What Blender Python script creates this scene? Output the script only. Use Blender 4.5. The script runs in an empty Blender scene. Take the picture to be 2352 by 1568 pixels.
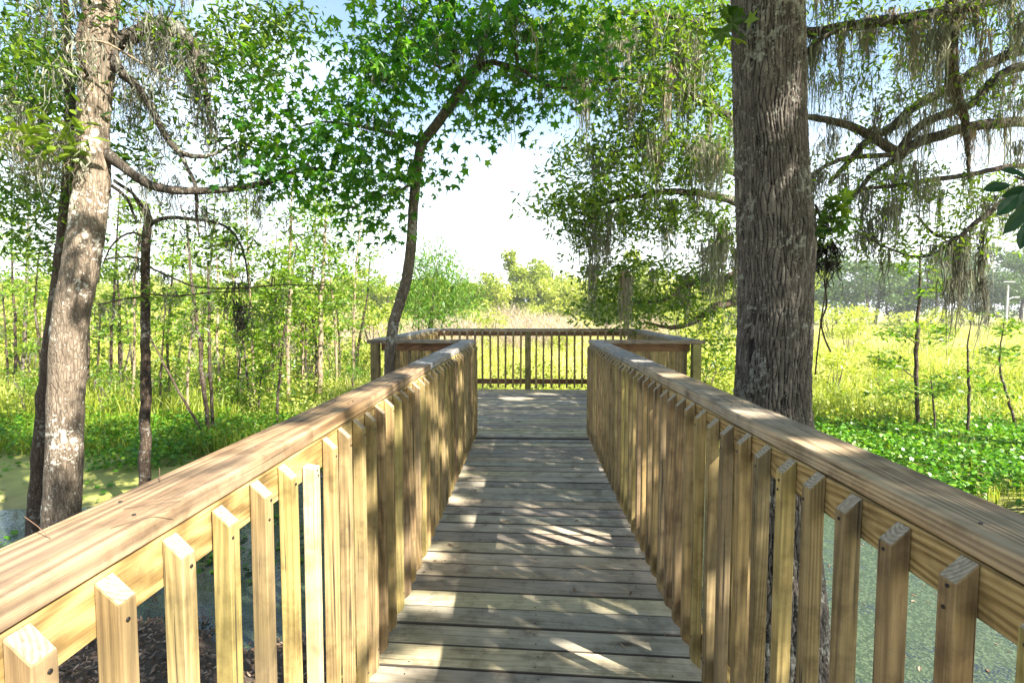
import bpy, bmesh, math, random
import numpy as np
from mathutils import Vector, Matrix, Euler

random.seed(11)
rng = np.random.default_rng(23)
S = bpy.context.scene
COL = S.collection

# ------------------------------------------------------------------ camera
CAM_H = 1.47
YAW, PITCH = math.radians(1.84), math.radians(-3.38)
cam_data = bpy.data.cameras.new('camera')
cam_data.sensor_width = 36.0
cam_data.lens = 18.71
cam_data.clip_start = 0.05
cam_data.clip_end = 3000
cam = bpy.data.objects.new('camera', cam_data)
cam.location = (0, 0, CAM_H)
cam.rotation_euler = (math.radians(90) + PITCH, 0, YAW)
COL.objects.link(cam)
S.camera = cam
RCAM = np.array(cam.rotation_euler.to_matrix())

# ------------------------------------------------------------------ light
SUN_EL = math.radians(40)
SUN_H = (0.80, -0.60)
SUN_DIR = np.array([SUN_H[0]*math.cos(SUN_EL), SUN_H[1]*math.cos(SUN_EL), math.sin(SUN_EL)])
world = bpy.data.worlds.new('World')
S.world = world
world.use_nodes = True
nt = world.node_tree
nt.nodes.clear()
wo = nt.nodes.new('ShaderNodeOutputWorld')
bg = nt.nodes.new('ShaderNodeBackground')
sky = nt.nodes.new('ShaderNodeTexSky')
sky.sky_type = 'NISHITA'
sky.sun_disc = False
sky.sun_elevation = SUN_EL
sky.sun_rotation = math.atan2(SUN_H[0], SUN_H[1])
sky.air_density = 1.3
sky.dust_density = 1.2
tc = nt.nodes.new('ShaderNodeTexCoord')
mp = nt.nodes.new('ShaderNodeMapping')
mp.inputs['Scale'].default_value = (1, 1, 2.2)
mp.inputs['Location'].default_value = (0.3, 0.1, 0.0)
nz = nt.nodes.new('ShaderNodeTexNoise')
nz.inputs['Scale'].default_value = 1.7
nz.inputs['Detail'].default_value = 7
nz.inputs['Roughness'].default_value = 0.58
rp = nt.nodes.new('ShaderNodeValToRGB')
rp.color_ramp.elements[0].position = 0.56
rp.color_ramp.elements[1].position = 0.82
sep = nt.nodes.new('ShaderNodeSeparateXYZ')
hz = nt.nodes.new('ShaderNodeMapRange')
hz.inputs['From Min'].default_value = 0.02
hz.inputs['From Max'].default_value = 0.34
hz.inputs['To Min'].default_value = 0.95
hz.inputs['To Max'].default_value = 0.0
mx = nt.nodes.new('ShaderNodeMath'); mx.operation = 'MAXIMUM'
mix = nt.nodes.new('ShaderNodeMix'); mix.data_type = 'RGBA'
mix.inputs[7].default_value = (7.4, 7.7, 8.1, 1)
nt.links.new(tc.outputs['Generated'], mp.inputs['Vector'])
nt.links.new(mp.outputs['Vector'], nz.inputs['Vector'])
nt.links.new(nz.outputs['Fac'], rp.inputs['Fac'])
nt.links.new(tc.outputs['Generated'], sep.inputs['Vector'])
nt.links.new(sep.outputs['Z'], hz.inputs['Value'])
nt.links.new(rp.outputs['Color'], mx.inputs[0])
nt.links.new(hz.outputs['Result'], mx.inputs[1])
nt.links.new(mx.outputs[0], mix.inputs[0])
nt.links.new(sky.outputs['Color'], mix.inputs[6])
nt.links.new(mix.outputs[2], bg.inputs['Color'])
bg.inputs['Strength'].default_value = 0.07
nt.links.new(bg.outputs['Background'], wo.inputs['Surface'])

sun_data = bpy.data.lights.new('sun', 'SUN')
sun_data.energy = 5.0
sun_data.angle = math.radians(0.53)
sun_data.color = (1.0, 0.93, 0.82)
sun = bpy.data.objects.new('sun', sun_data)
sun.rotation_euler = Vector(SUN_DIR).to_track_quat('Z', 'Y').to_euler()
sun.location = tuple(SUN_DIR*60)
COL.objects.link(sun)

S.view_settings.view_transform = 'Standard'
S.view_settings.look = 'None'
S.view_settings.exposure = 2.25
S.view_settings.gamma = 1.0
S.view_settings.use_curve_mapping = False
S.render.engine = 'CYCLES'
S.cycles.max_bounces = 8
S.cycles.diffuse_bounces = 4
S.cycles.transmission_bounces = 4
S.cycles.transparent_max_bounces = 8
S.cycles.use_denoising = True

# ------------------------------------------------------------------ helpers
FP = 1222.0          # focal length in the units of the 2352 px wide view of the photograph
def at(px, py, D):
    """a point at distance D down the walkway, seen where the photograph shows it"""
    d = RCAM @ np.array([(px-1176)/FP, -(py-784)/FP, -1.0])
    return np.array([0, 0, CAM_H]) + d*(D/d[1])

def link(o, parent=None):
    COL.objects.link(o)
    if parent is not None:
        o.parent = parent
    return o

def tag(o, label=None, cat=None, group=None, kind=None):
    if label: o['label'] = label
    if cat: o['category'] = cat
    if group: o['group'] = group
    if kind: o['kind'] = kind
    return o

def thing(name, label, cat, loc=(0, 0, 0), group=None, rz=0.0):
    o = bpy.data.objects.new(name, None)
    o.empty_display_size = 0.2
    o.location = loc
    o.rotation_euler = (0, 0, rz)
    link(o)
    return tag(o, label, cat, group)

class MB:
    """collects polygons of any size with a tint per face"""
    def __init__(self):
        self.v, self.f, self.t, self.n, self.va = [], [], [], 0, []
    def add(self, verts, faces, tint=0.5, vattr=None):
        verts = np.asarray(verts, float).reshape(-1, 3)
        faces = np.asarray(faces, np.int64)
        self.v.append(verts)
        self.f.append(faces + self.n)
        self.t.append(np.broadcast_to(np.asarray(tint, float), (len(faces),)).copy())
        self.va.append(np.zeros(len(verts)) if vattr is None else np.asarray(vattr, float))
        self.n += len(verts)
    def mesh(self, name, mat, smooth=False, origin=(0, 0, 0)):
        me = bpy.data.meshes.new(name)
        if self.n:
            V = np.concatenate(self.v) - np.asarray(origin, float)
            sizes = np.concatenate([np.full(len(f), f.shape[1]) for f in self.f])
            loops = np.concatenate([f.ravel() for f in self.f])
            me.vertices.add(len(V)); me.vertices.foreach_set('co', V.ravel().astype(np.float32))
            me.loops.add(len(loops)); me.loops.foreach_set('vertex_index', loops.astype(np.int32))
            me.polygons.add(len(sizes))
            st = np.concatenate([[0], np.cumsum(sizes)[:-1]])
            me.polygons.foreach_set('loop_start', st.astype(np.int32))
            me.polygons.foreach_set('loop_total', sizes.astype(np.int32))
            me.polygons.foreach_set('use_smooth', np.full(len(sizes), smooth))
            a = me.attributes.new('tint', 'FLOAT', 'FACE')
            a.data.foreach_set('value', np.concatenate(self.t).astype(np.float32))
            b = me.attributes.new('relief', 'FLOAT', 'POINT')
            b.data.foreach_set('value', np.concatenate(self.va).astype(np.float32))
            me.update(calc_edges=True)
        me.materials.append(mat)
        return me
    def build(self, name, mat, parent=None, smooth=False, origin=None):
        if origin is None:
            origin = tuple(parent.matrix_basis.translation) if parent is not None else (0, 0, 0)
        return link(bpy.data.objects.new(name, self.mesh(name, mat, smooth, origin)), parent)

def catmull(P, n=6):
    P = np.asarray(P, float)
    Q = np.vstack([2*P[0]-P[1], P, 2*P[-1]-P[-2]])
    out = []
    for i in range(1, len(Q)-2):
        for t in np.linspace(0, 1, n, endpoint=False):
            a, b, c, d = Q[i-1], Q[i], Q[i+1], Q[i+2]
            out.append(0.5*((2*b)+(c-a)*t+(2*a-5*b+4*c-d)*t*t+(3*b-3*c+d-a)*t**3))
    out.append(P[-1])
    return np.array(out)

def tube(mb, P, R, sides=8, tint=0.5, bump=0.0, cap=True):
    P = np.asarray(P, float); R = np.broadcast_to(np.asarray(R, float), (len(P),))
    T = np.gradient(P, axis=0)
    T /= np.linalg.norm(T, axis=1)[:, None] + 1e-9
    ref = np.array([0.37, 0.91, 0.1]) if abs(T[0][2]) > 0.7 else np.array([0.1, 0.2, 0.97])
    A = np.cross(T, ref); A /= np.linalg.norm(A, axis=1)[:, None] + 1e-9
    B = np.cross(T, A)
    ang = np.linspace(0, 2*np.pi, sides, endpoint=False)
    rr = R[:, None]*(1 + bump*rng.normal(size=(len(P), sides)))
    V = P[:, None, :] + rr[..., None]*(np.cos(ang)[None, :, None]*A[:, None, :] + np.sin(ang)[None, :, None]*B[:, None, :])
    i = np.arange(len(P)-1)[:, None]*sides; j = np.arange(sides)[None, :]; j2 = (j+1) % sides
    F = np.stack([i+j, i+j2, i+sides+j2, i+sides+j], -1).reshape(-1, 4)
    mb.add(V.reshape(-1, 3), F, tint)
    if cap and sides >= 3:
        n = len(P)*sides
        mb.add(V[-1], np.arange(sides)[None, :], tint)

def wnoise(x, y, s, seed=0):
    r = np.random.default_rng(seed)
    o = np.zeros(np.broadcast(x, y).shape)
    for k in range(10):
        a = r.uniform(0, 2*np.pi); f = (0.5 + 1.6*r.random())/s; ph = r.uniform(0, 6.28)
        o = o + np.sin((x*np.cos(a)+y*np.sin(a))*f*2*np.pi/2+ph)
    return o/4.5

# ------------------------------------------------------------------ materials
def newmat(name):
    m = bpy.data.materials.new(name); m.use_nodes = True
    n = m.node_tree; n.nodes.clear()
    out = n.nodes.new('ShaderNodeOutputMaterial')
    return m, n, out

def N(n, typ, **kw):
    x = n.nodes.new('ShaderNode'+typ)
    for k, v in kw.items():
        setattr(x, k, v)
    return x

def ramp(n, stops, interp='LINEAR'):
    r = N(n, 'ValToRGB')
    r.color_ramp.interpolation = interp
    e = r.color_ramp.elements
    while len(e) < len(stops): e.new(0.5)
    for el, (p, c) in zip(e, stops):
        el.position = p
        el.color = (*c, 1) if len(c) == 3 else c
    return r

def mixc(n, fac, a, b, blend='MIX'):
    m = N(n, 'Mix', data_type='RGBA', blend_type=blend)
    for s, v in ((0, fac), (6, a), (7, b)):
        if hasattr(v, 'is_linked') or isinstance(v, bpy.types.NodeSocket): n.links.new(v, m.inputs[s])
        elif s == 0: m.inputs[0].default_value = v
        else: m.inputs[s].default_value = (*v, 1)
    return m.outputs[2]

def math_(n, op, a, b=None):
    m = N(n, 'Math', operation=op)
    for i, v in enumerate((a, b)):
        if v is None: continue
        if isinstance(v, bpy.types.NodeSocket): n.links.new(v, m.inputs[i])
        else: m.inputs[i].default_value = v
    return m.outputs[0]

def wood(name, tones, axis=2, grey=None, grey_amt=0.0, green=None, green_amt=0.0, ring=0.5, knots=0.6,
         vary=0.35, rough=0.75, huev=0.02, crack=0.5):
    """sawn softwood: growth-ring bands, fibre streaks, knots, checks, algae"""
    m, n, out = newmat(name)
    L = n.links.new
    tc = N(n, 'TexCoord'); oi = N(n, 'ObjectInfo')
    wnz = N(n, 'TexWhiteNoise', noise_dimensions='1D'); L(oi.outputs['Random'], wnz.inputs['W'])
    off = N(n, 'VectorMath', operation='SCALE'); L(wnz.outputs['Color'], off.inputs[0]); off.inputs['Scale'].default_value = 23.0
    add = N(n, 'VectorMath', operation='ADD'); L(tc.outputs['Object'], add.inputs[0]); L(off.outputs[0], add.inputs[1])
    def mapped(along, across):
        mp = N(n, 'Mapping')
        sc = [across]*3; sc[axis] = along
        mp.inputs['Scale'].default_value = sc
        L(add.outputs[0], mp.inputs['Vector'])
        return mp.outputs['Vector']
    def noise(vec, scale, detail=4, rough_=0.55, dist=0.0):
        x = N(n, 'TexNoise'); L(vec, x.inputs['Vector'])
        x.inputs['Scale'].default_value = scale; x.inputs['Detail'].default_value = detail
        x.inputs['Roughness'].default_value = rough_; x.inputs['Distortion'].default_value = dist
        return x.outputs['Fac']
    # growth rings: a warped low-frequency field turned into bands
    field = noise(mapped(0.28, 5.0), 1.0, 2, 0.4, 0.1)
    bands = math_(n, 'SINE', math_(n, 'MULTIPLY', field, 215.0))
    bands = math_(n, 'ADD', math_(n, 'MULTIPLY', bands, 0.5), 0.5)
    fibre = noise(mapped(2.2, 105.0), 1.0, 6, 0.75)
    blot = noise(mapped(1.3, 5.0), 1.0, 5, 0.6)
    f = math_(n, 'ADD', math_(n, 'MULTIPLY', bands, 0.30*ring), math_(n, 'MULTIPLY', fibre, 0.85))
    f = math_(n, 'ADD', f, math_(n, 'MULTIPLY', blot, 0.5))
    f = math_(n, 'SUBTRACT', f, 0.16*ring + 0.15)
    r = ramp(n, [(0.22, tones[0]), (0.5, tones[1]), (0.8, tones[2])])
    L(f, r.inputs['Fac'])
    colr = r.outputs['Color']
    if grey is not None:
        g = noise(mapped(0.9, 3.0), 1.0, 4, 0.6)
        gr = ramp(n, [(0.35, (0, 0, 0)), (0.62, (1, 1, 1))]); L(g, gr.inputs['Fac'])
        gm = mixc(n, 1.0, grey, mixc(n, f, (0.55, 0.55, 0.55), (1.3, 1.3, 1.3)), 'MULTIPLY')
        colr = mixc(n, math_(n, 'MULTIPLY', gr.outputs['Color'], grey_amt), colr, gm)
    if green is not None:
        g = noise(mapped(0.8, 2.6), 1.0, 5, 0.62)
        pr = math_(n, 'ADD', g, math_(n, 'MULTIPLY', math_(n, 'SUBTRACT', wnz.outputs['Value'], 0.5), 0.4))
        gr = ramp(n, [(0.42, (0, 0, 0)), (0.68, (1, 1, 1))]); L(pr, gr.inputs['Fac'])
        colr = mixc(n, math_(n, 'MULTIPLY', gr.outputs['Color'], green_amt), colr, mixc(n, f, tuple(c*0.55 for c in green), tuple(c*1.5 for c in green)))
    # stains: dirt that has settled in patches
    st = N(n, 'TexNoise'); L(add.outputs[0], st.inputs['Vector']); st.inputs['Scale'].default_value = 9.0; st.inputs['Detail'].default_value = 6; st.inputs['Roughness'].default_value = 0.65
    sr = ramp(n, [(0.34, (0.50, 0.48, 0.46)), (0.50, (0.95, 0.95, 0.95)), (0.72, (1.15, 1.13, 1.1))]); L(st.outputs['Fac'], sr.inputs['Fac'])
    colr = mixc(n, 0.85, colr, sr.outputs['Color'], 'MULTIPLY')
    # checks (long thin cracks)
    ck = noise(mapped(1.6, 75.0), 1.0, 3, 0.5)
    ckr = ramp(n, [(0.30, (1, 1, 1)), (0.36, (0, 0, 0))]); L(ck, ckr.inputs['Fac'])
    ckf = math_(n, 'MULTIPLY', ckr.outputs['Color'], crack)
    colr = mixc(n, ckf, colr, (0.035, 0.028, 0.02))
    # knots
    vo = N(n, 'TexVoronoi'); L(mapped(2.2, 5.5), vo.inputs['Vector']); vo.inputs['Scale'].default_value = 1.0
    kr = ramp(n, [(0.05, (1, 1, 1)), (0.12, (0.25, 0.25, 0.25)), (0.2, (0, 0, 0))]); L(vo.outputs['Distance'], kr.inputs['Fac'])
    colr = mixc(n, math_(n, 'MULTIPLY', kr.outputs['Color'], knots), colr, (0.07, 0.04, 0.022))
    hs = N(n, 'HueSaturation')
    mr = N(n, 'MapRange'); L(wnz.outputs['Value'], mr.inputs['Value']); mr.inputs['To Min'].default_value = 1-vary; mr.inputs['To Max'].default_value = 1+vary
    L(mr.outputs[0], hs.inputs['Value'])
    mh = N(n, 'MapRange'); L(oi.outputs['Random'], mh.inputs['Value']); mh.inputs['To Min'].default_value = 0.5-huev; mh.inputs['To Max'].default_value = 0.5+huev
    L(mh.outputs[0], hs.inputs['Hue'])
    L(colr, hs.inputs['Color'])
    p = N(n, 'BsdfPrincipled')
    L(hs.outputs['Color'], p.inputs['Base Color'])
    p.inputs['Roughness'].default_value = rough
    p.inputs['Specular IOR Level'].default_value = 0.3
    bp = N(n, 'Bump'); bp.inputs['Strength'].default_value = 0.55; bp.inputs['Distance'].default_value = 0.004
    hgt = math_(n, 'SUBTRACT', f, math_(n, 'MULTIPLY', ckr.outputs['Color'], 0.6))
    L(hgt, bp.inputs['Height']); L(bp.outputs['Normal'], p.inputs['Normal'])
    L(p.outputs[0], out.inputs['Surface'])
    return m

def leafmat(name, stops, trans=0.45, gloss=0.06, tcol=(1.25, 1.25, 0.5)):
    m, n, out = newmat(name); L = n.links.new
    a = N(n, 'Attribute', attribute_name='tint')
    r = ramp(n, stops); L(a.outputs['Fac'], r.inputs['Fac'])
    d = N(n, 'BsdfDiffuse'); L(r.outputs['Color'], d.inputs['Color'])
    t = N(n, 'BsdfTranslucent'); L(mixc(n, 1.0, r.outputs['Color'], tcol, 'MULTIPLY'), t.inputs['Color'])
    ms = N(n, 'MixShader'); ms.inputs[0].default_value = trans; L(d.outputs[0], ms.inputs[1]); L(t.outputs[0], ms.inputs[2])
    g = N(n, 'BsdfGlossy'); g.inputs['Roughness'].default_value = 0.38; g.inputs['Color'].default_value = (0.8, 0.85, 0.8, 1)
    m2 = N(n, 'MixShader'); m2.inputs[0].default_value = gloss; L(ms.outputs[0], m2.inputs[1]); L(g.outputs[0], m2.inputs[2])
    L(m2.outputs[0], out.inputs['Surface'])
    return m

def barkmat(name, dark, mid, light, scale=1.0, lichen=0.3, relief=False, lich_col=(0.42, 0.44, 0.38)):
    m, n, out = newmat(name); L = n.links.new
    tc = N(n, 'TexCoord')
    mp = N(n, 'Mapping'); mp.inputs['Scale'].default_value = (9*scale, 9*scale, 2.2*scale); L(tc.outputs['Object'], mp.inputs['Vector'])
    nz = N(n, 'TexNoise'); L(mp.outputs[0], nz.inputs['Vector']); nz.inputs['Scale'].default_value = 2.2; nz.inputs['Detail'].default_value = 9; nz.inputs['Roughness'].default_value = 0.68
    vo = N(n, 'TexVoronoi', feature='DISTANCE_TO_EDGE'); L(mp.outputs[0], vo.inputs['Vector']); vo.inputs['Scale'].default_value = 3.2
    vr = ramp(n, [(0.0, (0, 0, 0)), (0.16, (1, 1, 1))]); L(vo.outputs['Distance'], vr.inputs['Fac'])
    r = ramp(n, [(0.3, dark), (0.52, mid), (0.74, light)]); L(nz.outputs['Fac'], r.inputs['Fac'])
    c = r.outputs['Color']
    if relief:
        ti = N(n, 'Attribute', attribute_name='tint')
        tr = ramp(n, [(0.0, (0.75, 0.74, 0.73)), (0.8, (1.08, 1.08, 1.08)), (1.0, (1.5, 1.52, 1.5))]); L(ti.outputs['Fac'], tr.inputs['Fac'])
        c = mixc(n, 1.0, c, tr.outputs['Color'], 'MULTIPLY')
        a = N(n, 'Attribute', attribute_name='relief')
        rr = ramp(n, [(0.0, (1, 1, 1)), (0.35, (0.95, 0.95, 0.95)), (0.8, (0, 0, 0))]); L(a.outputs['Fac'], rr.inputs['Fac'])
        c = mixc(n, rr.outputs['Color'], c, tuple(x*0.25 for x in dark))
    else:
        c = mixc(n, math_(n, 'MULTIPLY', math_(n, 'SUBTRACT', 1.0, vr.outputs['Color']), 0.45), c, tuple(x*0.6 for x in dark))
    # lichen: pale crusts of two sizes
    n2 = N(n, 'TexNoise'); L(tc.outputs['Object'], n2.inputs['Vector']); n2.inputs['Scale'].default_value = 26; n2.inputs['Detail'].default_value = 4
    n3 = N(n, 'TexNoise'); L(tc.outputs['Object'], n3.inputs['Vector']); n3.inputs['Scale'].default_value = 3.4; n3.inputs['Detail'].default_value = 3
    s = math_(n, 'ADD', math_(n, 'MULTIPLY', n2.outputs['Fac'], 0.6), math_(n, 'MULTIPLY', n3.outputs['Fac'], 0.5))
    lr = ramp(n, [(0.62, (0, 0, 0)), (0.66, (1, 1, 1))]); L(s, lr.inputs['Fac'])
    c = mixc(n, math_(n, 'MULTIPLY', lr.outputs['Color'], lichen), c, lich_col)
    n4 = N(n, 'TexVoronoi'); L(tc.outputs['Object'], n4.inputs['Vector']); n4.inputs['Scale'].default_value = 34
    s4 = math_(n, 'SUBTRACT', math_(n, 'MULTIPLY', n3.outputs['Fac'], 0.42), n4.outputs['Distance'])
    l4 = ramp(n, [(0.0, (0, 0, 0)), (0.05, (1, 1, 1))]); L(s4, l4.inputs['Fac'])
    c = mixc(n, math_(n, 'MULTIPLY', l4.outputs['Color'], lichen*0.8), c, tuple(x*1.1 for x in lich_col))
    p = N(n, 'BsdfPrincipled'); L(c, p.inputs['Base Color']); p.inputs['Roughness'].default_value = 0.9; p.inputs['Specular IOR Level'].default_value = 0.15
    bp = N(n, 'Bump'); bp.inputs['Strength'].default_value = 0.7; bp.inputs['Distance'].default_value = 0.012
    L(math_(n, 'ADD', nz.outputs['Fac'], math_(n, 'MULTIPLY', vr.outputs['Color'], 0.0 if relief else 0.5)), bp.inputs['Height'])
    L(bp.outputs[0], p.inputs['Normal'])
    L(p.outputs[0], out.inputs['Surface'])
    return m

def plain(name, c, rough=0.7, metal=0.0):
    m, n, out = newmat(name)
    p = N(n, 'BsdfPrincipled')
    nz = N(n, 'TexNoise'); nz.inputs['Scale'].default_value = 14; nz.inputs['Detail'].default_value = 4
    r = ramp(n, [(0.3, tuple(x*0.75 for x in c)), (0.7, tuple(min(1, x*1.2) for x in c))])
    n.links.new(nz.outputs['Fac'], r.inputs['Fac']); n.links.new(r.outputs['Color'], p.inputs['Base Color'])
    p.inputs['Roughness'].default_value = rough; p.inputs['Metallic'].default_value = metal
    n.links.new(p.outputs[0], out.inputs['Surface'])
    return m

M = {}
M['plank'] = wood('weathered_deck_wood', [(0.15, 0.122, 0.084), (0.36, 0.30, 0.215), (0.52, 0.445, 0.33)], axis=0,
                  grey=(0.42, 0.405, 0.37), grey_amt=0.5, green=(0.30, 0.25, 0.115), green_amt=0.55, ring=0.6, vary=0.30, knots=0.9, crack=0.5)
M['baluster'] = wood('baluster_wood', [(0.085, 0.052, 0.021), (0.30, 0.20, 0.084), (0.54, 0.39, 0.18)], axis=2,
                     grey=(0.20, 0.158, 0.10), grey_amt=0.65, green=(0.205, 0.165, 0.045), green_amt=0.6, ring=0.6, vary=0.30, huev=0.010, crack=0.9)
M['baluster_pale'] = wood('fresh_baluster_wood', [(0.36, 0.25, 0.13), (0.50, 0.38, 0.22), (0.60, 0.49, 0.33)], axis=2, ring=0.5, vary=0.02, crack=0.1)
M['cap'] = wood('cap_rail_wood', [(0.085, 0.05, 0.024), (0.27, 0.175, 0.09), (0.47, 0.345, 0.20)], axis=1,
                grey=(0.30, 0.265, 0.215), grey_amt=0.75, ring=0.9, vary=0.06, knots=0.9, huev=0.005, crack=0.95)
M['cap_warm'] = wood('warm_cap_rail_wood', [(0.085, 0.045, 0.018), (0.28, 0.165, 0.07), (0.46, 0.32, 0.165)], axis=1,
                grey=(0.26, 0.20, 0.145), grey_amt=0.6, ring=1.0, vary=0.04, knots=0.6, huev=0.005, crack=0.8)
M['cap_far'] = wood('weathered_cap_wood', [(0.10, 0.086, 0.066), (0.25, 0.22, 0.18), (0.40, 0.36, 0.30)], axis=1,
                    grey=(0.28, 0.285, 0.29), grey_amt=0.9, ring=0.7, vary=0.08, knots=0.6)
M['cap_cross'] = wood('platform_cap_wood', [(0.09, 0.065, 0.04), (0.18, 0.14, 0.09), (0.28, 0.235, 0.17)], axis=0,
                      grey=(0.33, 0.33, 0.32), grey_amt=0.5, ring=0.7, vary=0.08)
M['rail'] = wood('side_rail_wood', [(0.11, 0.064, 0.019), (0.31, 0.205, 0.075), (0.49, 0.36, 0.16)], axis=1, ring=1.0, vary=0.08, knots=0.5,
                 green=(0.22, 0.19, 0.05), green_amt=0.35)
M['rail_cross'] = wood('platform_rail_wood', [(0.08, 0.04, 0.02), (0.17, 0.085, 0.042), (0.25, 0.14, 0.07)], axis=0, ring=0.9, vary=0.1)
M['post'] = wood('post_wood', [(0.07, 0.05, 0.022), (0.16, 0.115, 0.05), (0.26, 0.20, 0.10)], axis=2, ring=0.7, vary=0.15,
                 green=(0.2, 0.2, 0.06), green_amt=0.5)
def endgrain():
    m, n, out = newmat('end_grain'); L = n.links.new
    tc = N(n, 'TexCoord'); oi = N(n, 'ObjectInfo')
    w = N(n, 'TexWhiteNoise', noise_dimensions='1D'); L(oi.outputs['Random'], w.inputs['W'])
    sc = N(n, 'VectorMath', operation='MULTIPLY_ADD'); L(w.outputs['Color'], sc.inputs[0]); sc.inputs[1].default_value = (.09, .09, 0); sc.inputs[2].default_value = (-.045, -.045, 0)
    ml = N(n, 'VectorMath', operation='MULTIPLY'); L(tc.outputs['Object'], ml.inputs[0]); ml.inputs[1].default_value = (1, 1, 0)
    sb = N(n, 'VectorMath', operation='SUBTRACT'); L(ml.outputs[0], sb.inputs[0]); L(sc.outputs[0], sb.inputs[1])
    ln = N(n, 'VectorMath', operation='LENGTH'); L(sb.outputs[0], ln.inputs[0])
    b = math_(n, 'ADD', math_(n, 'MULTIPLY', math_(n, 'SINE', math_(n, 'MULTIPLY', ln.outputs['Value'], 900.0)), .5), .5)
    nz = N(n, 'TexNoise'); L(tc.outputs['Object'], nz.inputs['Vector']); nz.inputs['Scale'].default_value = 120; nz.inputs['Detail'].default_value = 5
    f = math_(n, 'ADD', math_(n, 'MULTIPLY', b, .22), math_(n, 'MULTIPLY', nz.outputs['Fac'], .78))
    r = ramp(n, [(0.2, (.12, .095, .065)), (.5, (.27, .225, .16)), (.8, (.42, .36, .27))]); L(f, r.inputs['Fac'])
    p = N(n, 'BsdfPrincipled'); L(r.outputs['Color'], p.inputs['Base Color']); p.inputs['Roughness'].default_value = .85
    bp = N(n, 'Bump'); bp.inputs['Strength'].default_value = .5; bp.inputs['Distance'].default_value = .002; L(f, bp.inputs['Height']); L(bp.outputs[0], p.inputs['Normal'])
    L(p.outputs[0], out.inputs['Surface'])
    return m
M['end'] = endgrain()
M['nail'] = plain('rusted_nail', (0.035, 0.03, 0.028), 0.5, 0.6)
M['star_leaf'] = leafmat('lobed_leaf', [(0.0, (0.016, 0.08, 0.005)), (0.5, (0.05, 0.19, 0.009)), (1.0, (0.18, 0.33, 0.02))], 0.64, 0.025, (1.2, 1.3, 0.35))
M['broad_leaf'] = leafmat('broad_dark_leaf', [(0.0, (0.014, 0.05, 0.022)), (1.0, (0.03, 0.09, 0.03))], 0.3, 0.015)
M['oak_leaf'] = leafmat('oak_leaf', [(0.0, (0.02, 0.06, 0.008)), (0.5, (0.06, 0.14, 0.013)), (1.0, (0.22, 0.31, 0.03))], 0.52, 0.03, (1.2, 1.25, 0.4))
M['fresh_leaf'] = leafmat('fresh_sapling_leaf', [(0.0, (0.045, 0.12, 0.01)), (0.5, (0.11, 0.22, 0.018)), (1.0, (0.24, 0.34, 0.03))], 0.55, 0.03, (1.25, 1.25, 0.35))
M['willow_leaf'] = leafmat('willow_leaf', [(0.0, (0.05, 0.14, 0.015)), (0.5, (0.10, 0.22, 0.025)), (1.0, (0.2, 0.31, 0.05))], 0.5, 0.02)
M['far_leaf'] = leafmat('far_leaf', [(0.0, (0.14, 0.20, 0.02)), (0.5, (0.34, 0.40, 0.06)), (1.0, (0.55, 0.56, 0.18))], 0.5, 0.02)
M['dark_far_leaf'] = leafmat('dark_far_leaf', [(0.0, (0.03, 0.075, 0.025)), (0.5, (0.07, 0.135, 0.04)), (1.0, (0.15, 0.22, 0.06))], 0.35, 0.02)
M['brush'] = leafmat('bare_brush', [(0.0, (0.26, 0.20, 0.175)), (0.6, (0.46, 0.37, 0.33)), (1.0, (0.42, 0.42, 0.19))], 0.3, 0.0)
M['grass'] = leafmat('marsh_grass', [(0.0, (0.11, 0.18, 0.012)), (0.35, (0.30, 0.35, 0.035)), (0.65, (0.50, 0.50, 0.18)), (1.0, (0.60, 0.53, 0.35))], 0.45, 0.02, (1.2, 1.2, 0.6))
M['cover'] = leafmat('ground_cover_leaf', [(0.0, (0.03, 0.11, 0.006)), (0.5, (0.08, 0.23, 0.01)), (1.0, (0.22, 0.37, 0.025))], 0.42, 0.035, (1.2, 1.25, 0.4))
M['litter'] = leafmat('dead_leaf', [(0.0, (0.07, 0.04, 0.025)), (0.5, (0.18, 0.11, 0.07)), (1.0, (0.34, 0.25, 0.18))], 0.15, 0.05, (1.1, 0.9, 0.7))
M['moss'] = leafmat('spanish_moss', [(0.0, (0.07, 0.065, 0.052)), (0.5, (0.19, 0.195, 0.15)), (0.8, (0.32, 0.32, 0.25)), (1.0, (0.34, 0.26, 0.19))], 0.35, 0.0, (1.1, 1.05, 0.85))
M['dark_moss'] = leafmat('dark_root_moss', [(0.0, (0.008, 0.007, 0.006)), (1.0, (0.03, 0.026, 0.02))], 0.1, 0.02)
M['bark_big'] = barkmat('plated_oak_bark', (0.036, 0.031, 0.027), (0.105, 0.091, 0.078), (0.20, 0.178, 0.156), 1.6, 0.32, True)
M['bark_pale'] = barkmat('pale_lichen_bark', (0.07, 0.052, 0.036), (0.18, 0.143, 0.105), (0.33, 0.265, 0.195), 1.6, 0.8, False, (0.46, 0.45, 0.39))
M['bark_dark'] = barkmat('dark_bark', (0.028, 0.02, 0.014), (0.07, 0.05, 0.035), (0.13, 0.10, 0.075), 1.6, 0.25)
M['bark_grey'] = barkmat('grey_oak_bark', (0.022, 0.018, 0.014), (0.06, 0.049, 0.038), (0.13, 0.11, 0.09), 1.5, 0.35)
M['bark_gum'] = barkmat('sapling_bark', (0.05, 0.04, 0.03), (0.13, 0.105, 0.08), (0.22, 0.185, 0.145), 2.2, 0.45)
M['bark_tan'] = barkmat('tan_sapling_bark', (0.16, 0.115, 0.075), (0.30, 0.225, 0.15), (0.42, 0.33, 0.235), 2.0, 0.3)
M['metal'] = plain('galvanised_steel', (0.5, 0.5, 0.5), 0.5, 0.3)

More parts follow.
